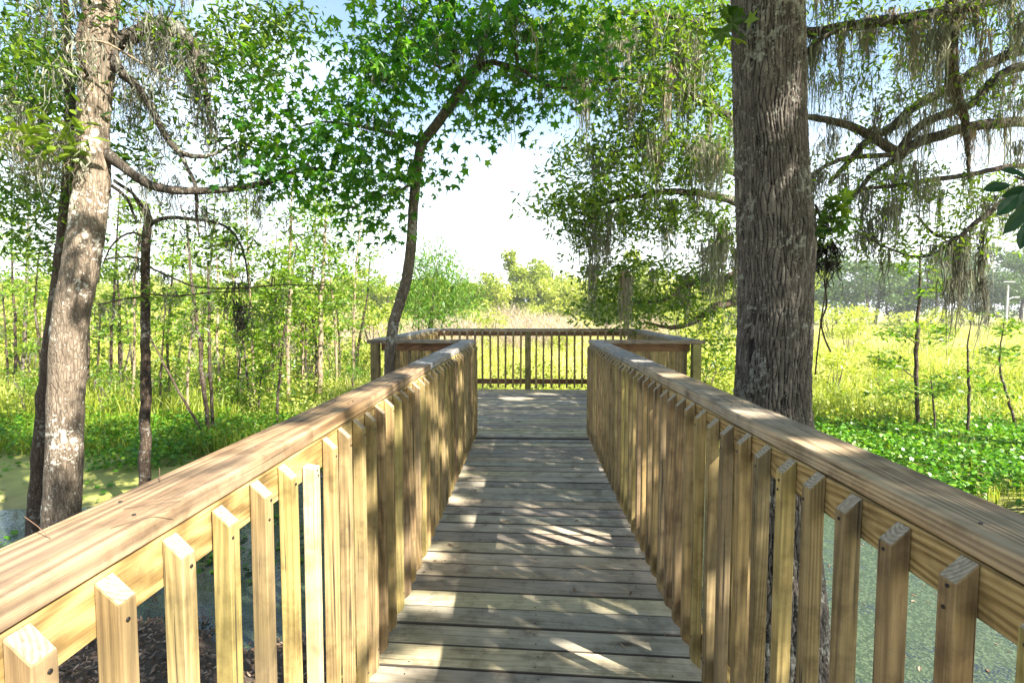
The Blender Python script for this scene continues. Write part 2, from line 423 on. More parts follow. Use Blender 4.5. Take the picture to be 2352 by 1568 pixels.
def ground_material():
    m, n, out = newmat('marsh_soil'); L = n.links.new
    tc = N(n, 'TexCoord')
    a = N(n, 'TexNoise'); L(tc.outputs['Object'], a.inputs['Vector']); a.inputs['Scale'].default_value = 0.12; a.inputs['Detail'].default_value = 8
    b = N(n, 'TexNoise'); L(tc.outputs['Object'], b.inputs['Vector']); b.inputs['Scale'].default_value = 5; b.inputs['Detail'].default_value = 8
    r = ramp(n, [(0.35, (0.15, 0.19, 0.035)), (0.5, (0.26, 0.27, 0.06)), (0.68, (0.36, 0.30, 0.15))]); L(a.outputs['Fac'], r.inputs['Fac'])
    c = mixc(n, 0.6, r.outputs['Color'], mixc(n, b.outputs['Fac'], (0.3, 0.3, 0.3), (1.5, 1.5, 1.5)), 'MULTIPLY')
    at_ = N(n, 'Attribute', attribute_name='relief')
    c = mixc(n, at_.outputs['Fac'], c, mixc(n, b.outputs['Fac'], (0.03, 0.022, 0.014), (0.11, 0.08, 0.055)))
    p = N(n, 'BsdfPrincipled'); L(c, p.inputs['Base Color']); p.inputs['Roughness'].default_value = 0.95
    L(p.outputs[0], out.inputs['Surface'])
    return m
M['ground'] = ground_material()

def pond_material():
    m, n, out = newmat('duckweed_pond'); L = n.links.new
    tc = N(n, 'TexCoord')
    def nz(s, d=4, r=0.6):
        x = N(n, 'TexNoise'); L(tc.outputs['Object'], x.inputs['Vector']); x.inputs['Scale'].default_value = s; x.inputs['Detail'].default_value = d; x.inputs['Roughness'].default_value = r
        return x.outputs['Fac']
    vo = N(n, 'TexVoronoi'); L(tc.outputs['Object'], vo.inputs['Vector']); vo.inputs['Scale'].default_value = 62
    speck = math_(n, 'ADD', vo.outputs['Distance'], math_(n, 'MULTIPLY', nz(11, 5), 1.1))
    sepx = N(n, 'SeparateXYZ'); L(tc.outputs['Object'], sepx.inputs[0])
    side = N(n, 'MapRange'); L(sepx.outputs['X'], side.inputs['Value']); side.inputs['From Min'].default_value = -2.5; side.inputs['From Max'].default_value = 1.5
    side.inputs['To Min'].default_value = 0.10; side.inputs['To Max'].default_value = 0.42
    cover = math_(n, 'SUBTRACT', speck, side.outputs[0])
    cover = math_(n, 'ADD', cover, math_(n, 'ADD', math_(n, 'MULTIPLY', math_(n, 'SUBTRACT', nz(0.8, 5, 0.7), 0.5), 1.5), math_(n, 'MULTIPLY', math_(n, 'SUBTRACT', nz(4.0, 5, 0.7), 0.5), 0.8)))
    cr = ramp(n, [(0.86, (1, 1, 1)), (0.93, (0, 0, 0))]); L(cover, cr.inputs['Fac'])
    wr = ramp(n, [(0.3, (0.020, 0.036, 0.017)), (0.55, (0.032, 0.054, 0.027)), (0.8, (0.065, 0.092, 0.05))]); L(vo.outputs['Color'], wr.inputs['Fac'])
    weed = N(n, 'BsdfPrincipled'); L(wr.outputs['Color'], weed.inputs['Base Color']); weed.inputs['Roughness'].default_value = 0.6
    water = N(n, 'BsdfPrincipled'); water.inputs['Base Color'].default_value = (0.018, 0.024, 0.022, 1); water.inputs['Roughness'].default_value = 0.06
    bp = N(n, 'Bump'); bp.inputs['Strength'].default_value = 0.12; bp.inputs['Distance'].default_value = 0.02; L(nz(6, 3), bp.inputs['Height']); L(bp.outputs[0], water.inputs['Normal'])
    bp2 = N(n, 'Bump'); bp2.inputs['Strength'].default_value = 0.5; bp2.inputs['Distance'].default_value = 0.004; L(vo.outputs['Distance'], bp2.inputs['Height']); L(bp2.outputs[0], weed.inputs['Normal'])
    ms = N(n, 'MixShader'); L(cr.outputs['Color'], ms.inputs[0]); L(water.outputs[0], ms.inputs[1]); L(weed.outputs[0], ms.inputs[2])
    L(ms.outputs[0], out.inputs['Surface'])
    return m
M['pond'] = pond_material()

# ------------------------------------------------------------------ ground and water
GZ = -1.20
def pond_edge(x, y):
    """positive inside the pond"""
    e = 1 - ((x-0.3)/9.0)**2 - ((y-3.0)/6.6)**2
    return e + 0.22*wnoise(x, y, 2.2, 3)
def litter_bank(x, y):
    b = np.minimum(4.55 - y, -1.15 - x) + 0.25*wnoise(x, y, 1.4, 9)
    b = np.minimum(b, x + 7.5)
    return np.clip(b*1.6, 0, 1)
def ground_z(x, y):
    e = np.clip(pond_edge(x, y)*2.2, -0.5, 1)
    z = GZ - 0.28*e + 0.02*wnoise(x, y, 0.9, 5) + 0.10*np.clip((np.hypot(x, y)-12)/60, 0, 1)
    return np.maximum(z, np.where(litter_bank(x, y) > 0, GZ - 0.25 + 0.34*litter_bank(x, y), -9))
t = np.linspace(-1, 1, 261)
gx = np.sign(t)*np.abs(t)**2.6*900
gy = np.sign(t)*np.abs(t)**2.6*900 + 4
X, Y = np.meshgrid(gx, gy)
Zg = ground_z(X, Y)
mb = MB()
n_ = len(gx)
ii, jj = np.meshgrid(np.arange(n_-1), np.arange(n_-1))
a_ = (jj*n_+ii).ravel()
dark = np.clip(pond_edge(X, Y)*3+0.3, 0, 1)
dark = np.maximum(dark, np.clip(litter_bank(X, Y)*2, 0, 1))
mb.add(np.stack([X, Y, Zg], -1).reshape(-1, 3), np.stack([a_, a_+1, a_+1+n_, a_+n_], -1), 0.5, dark.ravel())
g = mb.build('ground', M['ground'], smooth=True); tag(g, 'marshy ground running out to the far trees', kind='structure')
mb = MB()
px = np.linspace(-13, 13, 90); py = np.linspace(-7, 13, 70)
X, Y = np.meshgrid(px, py)
n_ = len(px); ii, jj = np.meshgrid(np.arange(n_-1), np.arange(len(py)-1)); a_ = (jj*n_+ii).ravel()
mb.add(np.stack([X, Y, np.full(X.shape, GZ)], -1).reshape(-1, 3), np.stack([a_, a_+1, a_+1+n_, a_+n_], -1))
w = mb.build('pond_water', M['pond'], smooth=True); tag(w, 'still pond water speckled with duckweed', kind='structure')

# ------------------------------------------------------------------ carpentry
def bar_mesh(name, sx, sy, sz, mat, bevel=0.004, seg=2, cut_top=0.0, cut_bot=0.0):
    """a sawn timber centred on its origin; cut_*: the end slopes by so much towards +x"""
    bm = bmesh.new()
    bmesh.ops.create_cube(bm, size=1)
    for v in bm.verts:
        v.co.x *= sx; v.co.y *= sy; v.co.z *= sz
        if v.co.x > 0:
            if v.co.z > 0: v.co.z -= cut_top
            else: v.co.z += cut_bot
    if bevel:
        bmesh.ops.bevel(bm, geom=list(bm.edges), offset=bevel, segments=seg, affect='EDGES', profile=0.6)
    me = bpy.data.meshes.new(name); bm.to_mesh(me); bm.free()
    me.materials.append(mat)
    return me

def place(name, me, loc, parent, rot=(0, 0, 0)):
    o = bpy.data.objects.new(name, me)
    o.location = Vector(loc) - (parent.location if parent else Vector((0, 0, 0)))
    o.rotation_euler = rot
    return link(o, parent)

def bar(name, x0, x1, y0, y1, z0, z1, mat, parent, bevel=0.004, seg=2):
    me = bar_mesh(name, x1-x0, y1-y0, z1-z0, mat, bevel, seg)
    return place(name, me, ((x0+x1)/2, (y0+y1)/2, (z0+z1)/2), parent)

def nail_part(parent, pts, normal_axis, r=0.0036, h=0.002):
    mb = MB()
    ang = np.linspace(0, 2*np.pi, 7, endpoint=False)
    ring = np.stack([np.cos(ang), np.sin(ang), np.zeros(7)], -1)*r
    for p, sgn in pts:
        a = ring.copy(); b = ring.copy()*0.8; b[:, 2] += h
        if normal_axis == 'x':
            a = a[:, [2, 0, 1]]; b = b[:, [2, 0, 1]]; b[:, 0] *= sgn
        if normal_axis == 'y':
            a = a[:, [0, 2, 1]]; b = b[:, [0, 2, 1]]; b[:, 1] *= sgn
        V = np.vstack([a, b]) + np.asarray(p)
        F = np.stack([np.arange(7), (np.arange(7)+1) % 7, (np.arange(7)+1) % 7+7, np.arange(7)+7], -1)
        mb.add(V, F); mb.add(V[7:], np.arange(7)[None])
    o = mb.build('nail_heads', M['nail'], parent); o['kind'] = 'stuff'
    return o

CAPB, CAPT = 1.084, 1.126          # underside and top of the cap rails
LX, RX = -0.628, 0.694             # inner edges of the two walkway cap rails
CW = 0.140
BAL = 0.036
Y0, YE = -0.75, 6.10               # walkway railings run from behind the camera to the platform

# --- walkway deck
deck = thing('boardwalk', 'weathered grey plank walkway leading straight to the platform', 'boardwalk', (0, 0, 0))
pw = RX - LX + 0.30
plank_me = bar_mesh('plank', pw, 0.1415, 0.038, M['plank'], 0.003, 1)
M['dirt_shade'] = plain('dirty_shaded_board_edge', (0.065, 0.054, 0.04), 0.9)  # edge dirt plus the shade in the board gaps, painted as one dark colour
def dirty_shaded_edges(me):
    me.materials.append(M['dirt_shade'])
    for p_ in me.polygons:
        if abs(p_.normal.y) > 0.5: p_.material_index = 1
dirty_shaded_edges(plank_me)
nails = []
y = -0.70; k = 0
while y < 5.98:
    skew = 0.047*np.clip((6.0-y)/3.2, 0, 1)**0.9
    rz = -skew + random.gauss(0, 0.002)
    dz = random.gauss(0, 0.0014)
    place('plank', plank_me, (0.033+random.gauss(0, 0.006), y, -0.019+dz), deck, (random.gauss(0, 0.006), random.gauss(0, 0.0012), rz))
    for xx in (-0.50, 0.033, 0.57):
        for s in (-0.038, 0.036):
            if random.random() < (0.9 if xx == 0.033 else 0.4):
                xp = xx + random.gauss(0, 0.006)
                nails.append(((xp, y + s - skew*xp + random.gauss(0, 0.005), 0.0005+dz), 1))
    y += 0.1502; k += 1
nail_part(deck, nails, 'z')
for x in (-0.60, 0.033, 0.66):
    bar('joist', x-0.02, x+0.02, -0.7, 6.0, -0.225, -0.0415, M['post'], deck)
for yy in (0.4, 1.9, 4.0):
    for x in (-0.66, 0.72):
        bar('pile', x-0.05, x+0.05, yy-0.05, yy+0.05, -1.7, -0.227, M['post'], deck)

# --- platform deck
PL, PR = -1.87, 1.99               # outer edges of the platform's cap rails
PF, PB = 6.10, 9.98
plat = thing('viewing_platform', 'square grey plank platform at the end of the walkway', 'platform', (0.06, 8.0, 0))
pme = bar_mesh('plank', PR-PL-0.04, 0.139, 0.038, M['plank'], 0.003, 1)
thin = bar_mesh('plank', PR-PL-0.04, 0.046, 0.038, M['plank'], 0.004, 1)
dirty_shaded_edges(pme); dirty_shaded_edges(thin)
place('plank', thin, (0.06, 6.093, -0.019), plat)
y = 6.20; nails = []
while y < 9.86:
    dz = random.gauss(0, 0.0012)
    place('plank', pme, (0.06+random.gauss(0, 0.006), y, -0.019+dz), plat, (random.gauss(0, 0.004), 0, random.gauss(0, 0.001)))
    for xx in (-0.55, 0.033, 0.62):
        nails.append(((xx+random.gauss(0, .01), y+random.choice((-.035, .035)), 0.0005+dz), 1))
    y += 0.1475
nail_part(plat, nails, 'z')
for x in (-1.7, -0.6, 0.06, 0.7, 1.82):
    bar('joist', x-0.02, x+0.02, 6.08, 9.85, -0.225, -0.0415, M['post'], plat)
for yy in (6.5, 9.5):
    for x in (-1.62, 1.74):
        bar('pile', x-0.06, x+0.06, yy-0.06, yy+0.06, -1.8, -0.227, M['post'], plat)

# --- balusters
BTOP, BBOT = CAPB-0.004, 0.028
bal_me = bar_mesh('baluster', BAL, BAL, BTOP-BBOT, M['baluster'], 0.0018, 1, cut_top=0.034, cut_bot=0.030)
bal_me.materials.append(M['end'])
for p_ in bal_me.polygons:
    if abs(p_.normal.z) > 0.5 and p_.area > 5e-4: p_.material_index = 1
bal_pale = bar_mesh('baluster', BAL, BAL, BTOP-BBOT-0.045, M['baluster_pale'], 0.003, 2, cut_top=0.006, cut_bot=0.02)
def baluster(parent, x, y, rz, me=None):
    zc = (BTOP+BBOT)/2 + random.gauss(0, 0.004)
    if me is bal_pale: zc -= 0.022
    o = place('baluster', me or bal_me, (x, y, zc), parent,
              (random.gauss(0, 0.003), random.gauss(0, 0.002), rz + random.gauss(0, 0.02)))
    return o

def walkway_railing(side, label):
    xin = LX if side < 0 else RX
    s = side
    root = thing('railing', label, 'railing', (xin, 3.0, 0), 'railings of the walkway')
    xo = xin + s*CW
    a, b = min(xin, xo), max(xin, xo)
    j = 3.30 if s > 0 else 3.37
    bar('cap_rail', a, b, Y0, j-0.0025, CAPB, CAPT, M['cap_warm'] if s < 0 else M['cap'], root, 0.007, 3)
    c2 = bar('cap_rail', a, b, j+0.0025, YE-0.004, CAPB, CAPT, M['cap_far'], root, 0.007, 3)
    c2['label'] = 'greyer far length of cap rail'
    c2.location.x += s*0.004
    for z0, z1 in ((CAPB-0.092, CAPB-0.003), (0.085, 0.172)):
        a, b = sorted((xin + s*0.001, xin + s*0.039))
        bar('side_rail', a, b, Y0, j, z0, z1, M['rail'], root, 0.003, 1)
        bar('side_rail', a, b, j+0.003, YE-0.01, z0, z1, M['rail'], root, 0.003, 1)
    for yy in (-0.3, 1.95, 4.02, 5.98):
        a, b = sorted((xin + s*0.041, xin + s*0.130))
        bar('post', a, b, yy-0.045, yy+0.045, -1.6, CAPB-0.003, M['post'], root, 0.004, 1)
    nl = []
    y0 = 0.746 if s < 0 else 0.70
    for i in range(-9, 40):
        yy = y0 + 0.140*i + random.gauss(0, 0.004)
        if yy > YE - 0.02: break
        x = xin - s*(BAL/2 + 0.0005)
        if s < 0 and i == 5:
            o = baluster(root, x, yy, 0.0, bal_pale); o['label'] = 'pale fresh baluster cut shorter than its neighbours'
        else:
            baluster(root, x, yy, 0.0 if s < 0 else math.pi)
        for dz in (-0.055, -0.08) if random.random() < .3 else (-0.062,):
            nl.append(((xin - s*(BAL+0.0015), yy + random.gauss(0, 0.004), CAPB+dz+random.gauss(0, .006)), -s))
        nl.append(((xin - s*(BAL+0.0015), yy + random.gauss(0, 0.004), 0.13+random.gauss(0, .01)), -s))
    nail_part(root, nl, 'x')
    nl = []
    for yy in (0.9, 1.92, 1.98, 2.7, 3.24, 3.42, 4.0, 4.05, 4.9, 5.6):
        for q in (0.035, 0.105):
            nl.append(((xin + s*q, yy+random.gauss(0, .03), CAPT), 1))
    nail_part(root, nl, 'z')
    return root
walkway_railing(-1, 'sunlit tan walkway railing on the side of the pale lichen trunk')
walkway_railing(1, 'shaded walkway railing passing in front of the thick plated oak trunk')

G2 = 'railings round the viewing platform'
def cross_railing(label, x0, x1, yin, out, posts, cap0, cap1):
    """a railing along x; yin = inner face of the cap, out = +1 when outside is +y"""
    root = thing('railing', label, 'railing', ((x0+x1)/2, yin, 0), G2)
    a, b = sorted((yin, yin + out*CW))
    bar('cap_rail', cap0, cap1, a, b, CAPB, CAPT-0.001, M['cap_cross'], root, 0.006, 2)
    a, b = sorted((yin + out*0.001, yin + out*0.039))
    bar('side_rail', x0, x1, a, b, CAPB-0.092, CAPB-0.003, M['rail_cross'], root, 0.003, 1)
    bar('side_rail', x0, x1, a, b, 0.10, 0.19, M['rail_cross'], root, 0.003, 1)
    if out < 0:   # skirt board on the outside, in shadow under the cap
        a, b = sorted((yin + out*0.040, yin + out*0.078))
    for xp in posts:
        a, b = sorted((yin + out*0.040, yin + out*0.135)) if not out > 0 else (yin-0.045, yin-0.0005)
        if out > 0:
            bar('post', xp-0.055, xp+0.055, a, b, -0.35, CAPB-0.003, M['post'], root, 0.004, 1)
        else:
            bar('post', xp-0.048, xp+0.048, a, b, -0.6, CAPB-0.003, M['post'], root, 0.004, 1)
    n = int((x1-x0-0.08)/0.137)
    for i in range(n+1):
        x = x0 + 0.04 + (x1-x0-0.08)*i/n
        if out > 0 and any(abs(x-xp) < 0.075 for xp in posts): continue
        baluster(root, x + random.gauss(0, .003), yin - out*(BAL/2+0.0005), -math.pi/2*out)
    return root
def side_railing(label, xin, y0, y1, out, posts):
    root = thing('railing', label, 'railing', (xin, (y0+y1)/2, 0), G2)
    a, b = sorted((xin, xin + out*CW))
    bar('cap_rail', a, b, y0, y1, CAPB, CAPT, M['cap_far'], root, 0.006, 2)
    a, b = sorted((xin + out*0.001, xin + out*0.039))
    bar('side_rail', a, b, y0+0.06, y1, CAPB-0.092, CAPB-0.003, M['rail'], root, 0.003, 1)
    bar('side_rail', a, b, y0+0.06, y1, 0.10, 0.19, M['rail'], root, 0.003, 1)
    for yp in posts:
        a, b = sorted((xin + out*0.040, xin + out*0.13))
        bar('post', a, b, yp-0.045, yp+0.045, -0.6, CAPB-0.003, M['post'], root, 0.004, 1)
    n = int((y1-y0-0.2)/0.137)
    for i in range(n+1):
        yy = y0 + 0.1 + (y1-y0-0.2)*i/n
        baluster(root, xin - out*(BAL/2+0.0005), yy + random.gauss(0, .003), math.pi if out > 0 else 0)
    return root
cross_railing('far railing closing the platform, with one post at its middle', PL+CW-0.02, PR-CW+0.02, PB-CW, 1, (-0.02,), PL+CW+0.002, PR-CW-0.002)
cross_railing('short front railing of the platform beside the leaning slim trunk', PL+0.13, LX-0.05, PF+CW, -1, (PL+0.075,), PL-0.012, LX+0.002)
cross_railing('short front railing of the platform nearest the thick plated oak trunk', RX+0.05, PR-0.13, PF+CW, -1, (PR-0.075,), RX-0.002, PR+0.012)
side_railing('platform side railing behind the leaning slim trunk', PL+CW, PF+CW+0.003, PB, -1, (8.0, 9.9))
side_railing('platform side railing with mossy oak foliage hanging behind it', PR-CW, PF+CW+0.003, PB, 1, (8.0, 9.9))

# ------------------------------------------------------------------ plants
def star_template():
    tips = [(0, 1.0), (0.86, 0.52), (0.70, -0.42), (-0.70, -0.42), (-0.86, 0.52)]
    nots = [(0.26, 0.42), (0.42, 0.06), (0.06, -0.22), (-0.42, 0.06), (-0.26, 0.42)]
    V = [(0, 0.05, 0)]
    for (a, b) in tips: V.append((a, b, -0.16))
    for (a, b) in nots: V.append((a, b, 0.0))
    F = []
    for i in range(5):
        F.append((0, 6+(i-1) % 5, 1+i, 6+i))
    F = [(f[0], f[1], f[2], f[3]) for f in F]
    return np.array(V)*0.5, np.array(F)
STAR = star_template()
STAR2 = (STAR[0]*np.array([0.92, 1.05, 1.0]) - np.array([0, 0, 0.55])*np.sum(STAR[0][:, :2]**2, 1)[:, None], STAR[1])
OAK = (np.array([(0, -.5, 0), (.15, -.18, .04), (.17, .2, .04), (0, .5, -.04), (-.17, .2, .04), (-.15, -.18, .04)]), np.array([(0, 1, 2, 3), (0, 3, 4, 5)]))
SLIM = (np.array([(0, -.5, 0), (.09, -.05, .02), (0, .5, -.06), (-.09, -.05, .02)]), np.array([(0, 1, 2, 3)]))
WIDE = (np.array([(0, -.5, 0), (.32, -.05, .05), (0, .5, -.06), (-.32, -.05, .05)]), np.array([(0, 1, 2, 3)]))
a6 = np.linspace(0, 2*np.pi, 7)[:-1]
ROUND = (np.stack([np.cos(a6)*.5, np.sin(a6)*.5, np.zeros(6)], -1), np.arange(6)[None])

def scatter(mb, tpl, pos, size, up=0.6, droop=0.3, tint=None):
    """one leaf of template tpl at each position"""
    n = len(pos)
    if n == 0: return
    nrm = rng.normal(size=(n, 3)); nrm /= np.linalg.norm(nrm, axis=1)[:, None]
    nrm[:, 2] = np.abs(nrm[:, 2])*0.6 + up
    nrm /= np.linalg.norm(nrm, axis=1)[:, None]
    ax = rng.normal(size=(n, 3)); ax[:, 2] -= droop*1.5
    ax -= nrm*np.sum(ax*nrm, 1)[:, None]; ax /= np.linalg.norm(ax, axis=1)[:, None] + 1e-9
    sd = np.cross(ax, nrm)
    R = np.stack([sd, ax, nrm], -1)                      # columns
    sz = size*rng.uniform(0.5, 1.3, n)
    V, F = tpl
    W = np.einsum('nij,kj->nki', R, V)*sz[:, None, None] + pos[:, None, :]
    FF = F[None] + (np.arange(n)*len(V))[:, None, None]
    if tint is None: tint = np.clip(rng.normal(0.5, 0.27, n), 0, 1)
    mb.add(W.reshape(-1, 3), FF.reshape(-1, F.shape[1]), np.repeat(tint, len(F)))

def twig_growth(mb, nodes, centers, r0=0.010, sides=3, wob=0.12):
    """joins every leaf cluster to the nearest wood by a bent twig; returns all nodes"""
    nodes = list(np.asarray(nodes, float))
    A = np.array(nodes)
    d = np.array([np.min(np.sum((A-c)**2, 1)) for c in centers])
    for c in np.asarray(centers)[np.argsort(d)]:
        A = np.array(nodes)
        k = int(np.argmin(np.sum((A-c)**2, 1)))
        p = A[k]; L = np.linalg.norm(c-p)
        if L < 0.05: continue
        n = max(3, int(L/0.16)+2)
        tt = np.linspace(0, 1, n)[:, None]
        bend = rng.normal(size=3)*wob*L; bend[2] += 0.10*L
        path = p + (c-p)*tt + bend*np.sin(np.pi*tt) + rng.normal(size=(n, 3))*0.012*L*np.sin(np.pi*tt)
        tube(mb, path, np.linspace(r0*(0.5+0.5*min(L, 1.5)), r0*0.3, n), sides, 0.5, cap=False)
        nodes.extend(path[1:])
    return np.array(nodes)

def in_ellipse(e, n, dj=0.0):
    """n points inside ellipses (px, py, rx, ry, D, thickness) seen from the walkway"""
    px, py, rx, ry, D, th = e
    r = np.sqrt(rng.random(n)); a = rng.uniform(0, 2*np.pi, n)
    return np.array([at(px + rx*r_*math.cos(a_), py + ry*r_*math.sin(a_), D + th*z) for r_, a_, z in zip(r, a, rng.uniform(-.5, .5, n))])

def crown_points(centers, per, spread, flat=0.55):
    c = np.repeat(np.asarray(centers), per, 0)
    o = np.clip(rng.normal(size=c.shape), -1.7, 1.7)*spread; o[:, 2] *= flat
    return c + o

def moss_clump(mb, p, n, length, spread, width=0.006, tint=0.5):
    k = 6
    st = np.asarray(p) + rng.normal(size=(n, 3))*np.array([spread, spread, spread*0.25])
    prof = np.exp(-np.sum((st[:, :2]-np.asarray(p)[:2])**2, 1)/(2*(spread*0.9)**2))
    ln = length*rng.uniform(0.35, 1.1, n)*(0.35+0.65*prof)
    a = rng.uniform(0, np.pi, n); side = np.stack([np.cos(a), np.sin(a), np.zeros(n)], -1)
    V = np.zeros((n, k, 2, 3))
    cur = st.copy()
    for i in range(k):
        t_ = i/(k-1)
        w = width*(1-0.8*t_)*rng.uniform(0.6, 1.3, n)
        pull = (np.asarray(p)[None, :2]-cur[:, :2])*0.10*t_
        cur = cur + np.concatenate([rng.normal(size=(n, 2))*0.022 + pull*1.3, np.zeros((n, 1))], 1)
        q = cur.copy(); q[:, 2] = st[:, 2] - ln*t_
        V[:, i, 0] = q - side*w[:, None]; V[:, i, 1] = q + side*w[:, None]
    base = (np.arange(n)*k*2)[:, None]
    i = np.arange(k-1)[None]*2
    F = np.stack([base+i, base+i+1, base+i+3, base+i+2], -1).reshape(-1, 4)
    mb.add(V.reshape(-1, 3), F, np.repeat(np.clip(tint+rng.normal(size=n)*0.15, 0, 1), k-1))

class Plant:
    def __init__(self, name, label, cat, base, group=None, bark='bark_grey'):
        self.root = thing(name, label, cat, tuple(base), group)
        self.bark = M[bark]; self.nodes = []; self.twigs = MB(); self.crown = MB(); self.moss = MB()
    def wood(self, name, pts, sides=10, bump=0.02, n=6, mat=None):
        """pts: (px, py, D, radius px) -> a limb or trunk as its own part"""
        P = np.array([at(a, b, d) for a, b, d, r in pts]); R = np.array([r*d/FP/math.sqrt(1+((a-1176)/FP)**2) for a, b, d, r in pts])
        PR_ = catmull(np.column_stack([P, R]), n)
        return self.wood3(name, PR_[:, :3], PR_[:, 3], sides, bump, mat)
    def wood3(self, name, P, R, sides=10, bump=0.02, mat=None, jit=0.15):
        mb = MB()
        P = np.array(P, float)
        if len(P) > 3:
            sp = np.linalg.norm(np.diff(P, axis=0), axis=1)[1:]
            P[1:-1] += rng.normal(size=(len(P)-2, 3))*(np.asarray(R)[1:-1]*np.minimum(1, (sp/(3*np.asarray(R)[1:-1]+1e-6))**2))[:, None]*jit
        tube(mb, P, np.maximum(R, 0.002), sides, 0.5, bump)
        self.nodes.extend(P)
        return mb.build(name, mat or self.bark, self.root, smooth=True)
    def leafcloud(self, centers, per, spread, tpl, size, up=0.6, droop=0.3, flat=0.55, twigs=True, r0=0.010, tint=None):
        centers = np.asarray(centers)
        if twigs: self.nodes = list(twig_growth(self.twigs, self.nodes, centers, r0))
        P = crown_points(centers, per, spread, flat)
        tt = None
        if tint is not None: tt = np.clip(rng.normal(tint, 0.2, len(P)), 0, 1)
        if tpl is STAR:
            h_ = len(P)//2; scatter(self.crown, STAR2, P[:h_], size*1.1, up, droop, None); P = P[h_:]
        scatter(self.crown, tpl, P, size, up, droop, tt)
    def hang(self, anchors, n=(12, 30), length=(0.3, 1.0), spread=0.07, width=0.006, tint=0.5):
        for p in anchors:
            moss_clump(self.moss, p, int(rng.integers(*n)), rng.uniform(*length), spread*rng.uniform(.6, 1.5), width, tint + rng.normal()*0.12)
    def on_wood(self, n, box=None):
        """n points on the wood, kept to a window (px0, px1, py0, py1)"""
        A = np.array(self.nodes)
        if box is not None:
            d = (A - np.array([0, 0, CAM_H])) @ RCAM
            vx = 1176 + FP*d[:, 0]/-d[:, 2]; vy = 784 - FP*d[:, 1]/-d[:, 2]
            A = A[(vx > box[0]) & (vx < box[1]) & (vy > box[2]) & (vy < box[3]) & (d[:, 2] < 0)]
        if len(A) == 0: return A
        return A[rng.integers(0, len(A), n)] + rng.normal(size=(n, 3))*0.02
    def done(self, leaf='oak_leaf', moss='moss'):
        if self.twigs.n: self.twigs.build('twigs', self.bark, self.root)['kind'] = 'stuff'
        if self.crown.n: self.crown.build('crown', M[leaf], self.root)
        if self.moss.n: self.moss.build('hanging_moss', M[moss], self.root)['kind'] = 'stuff'
        return self.root

def copy_tree(o, loc, rz=0.0, sc=1.0, label=None):
    c = o.copy(); COL.objects.link(c)
    c.location = loc; c.rotation_euler = (0, 0, rz); c.scale = (sc, sc, sc*random.uniform(.9, 1.1))
    if label: c['label'] = label
    for ch in o.children:
        d = ch.copy(); COL.objects.link(d); d.parent = c
    return c

def gz(x, y):
    return float(ground_z(np.array([x]), np.array([y]))[0])

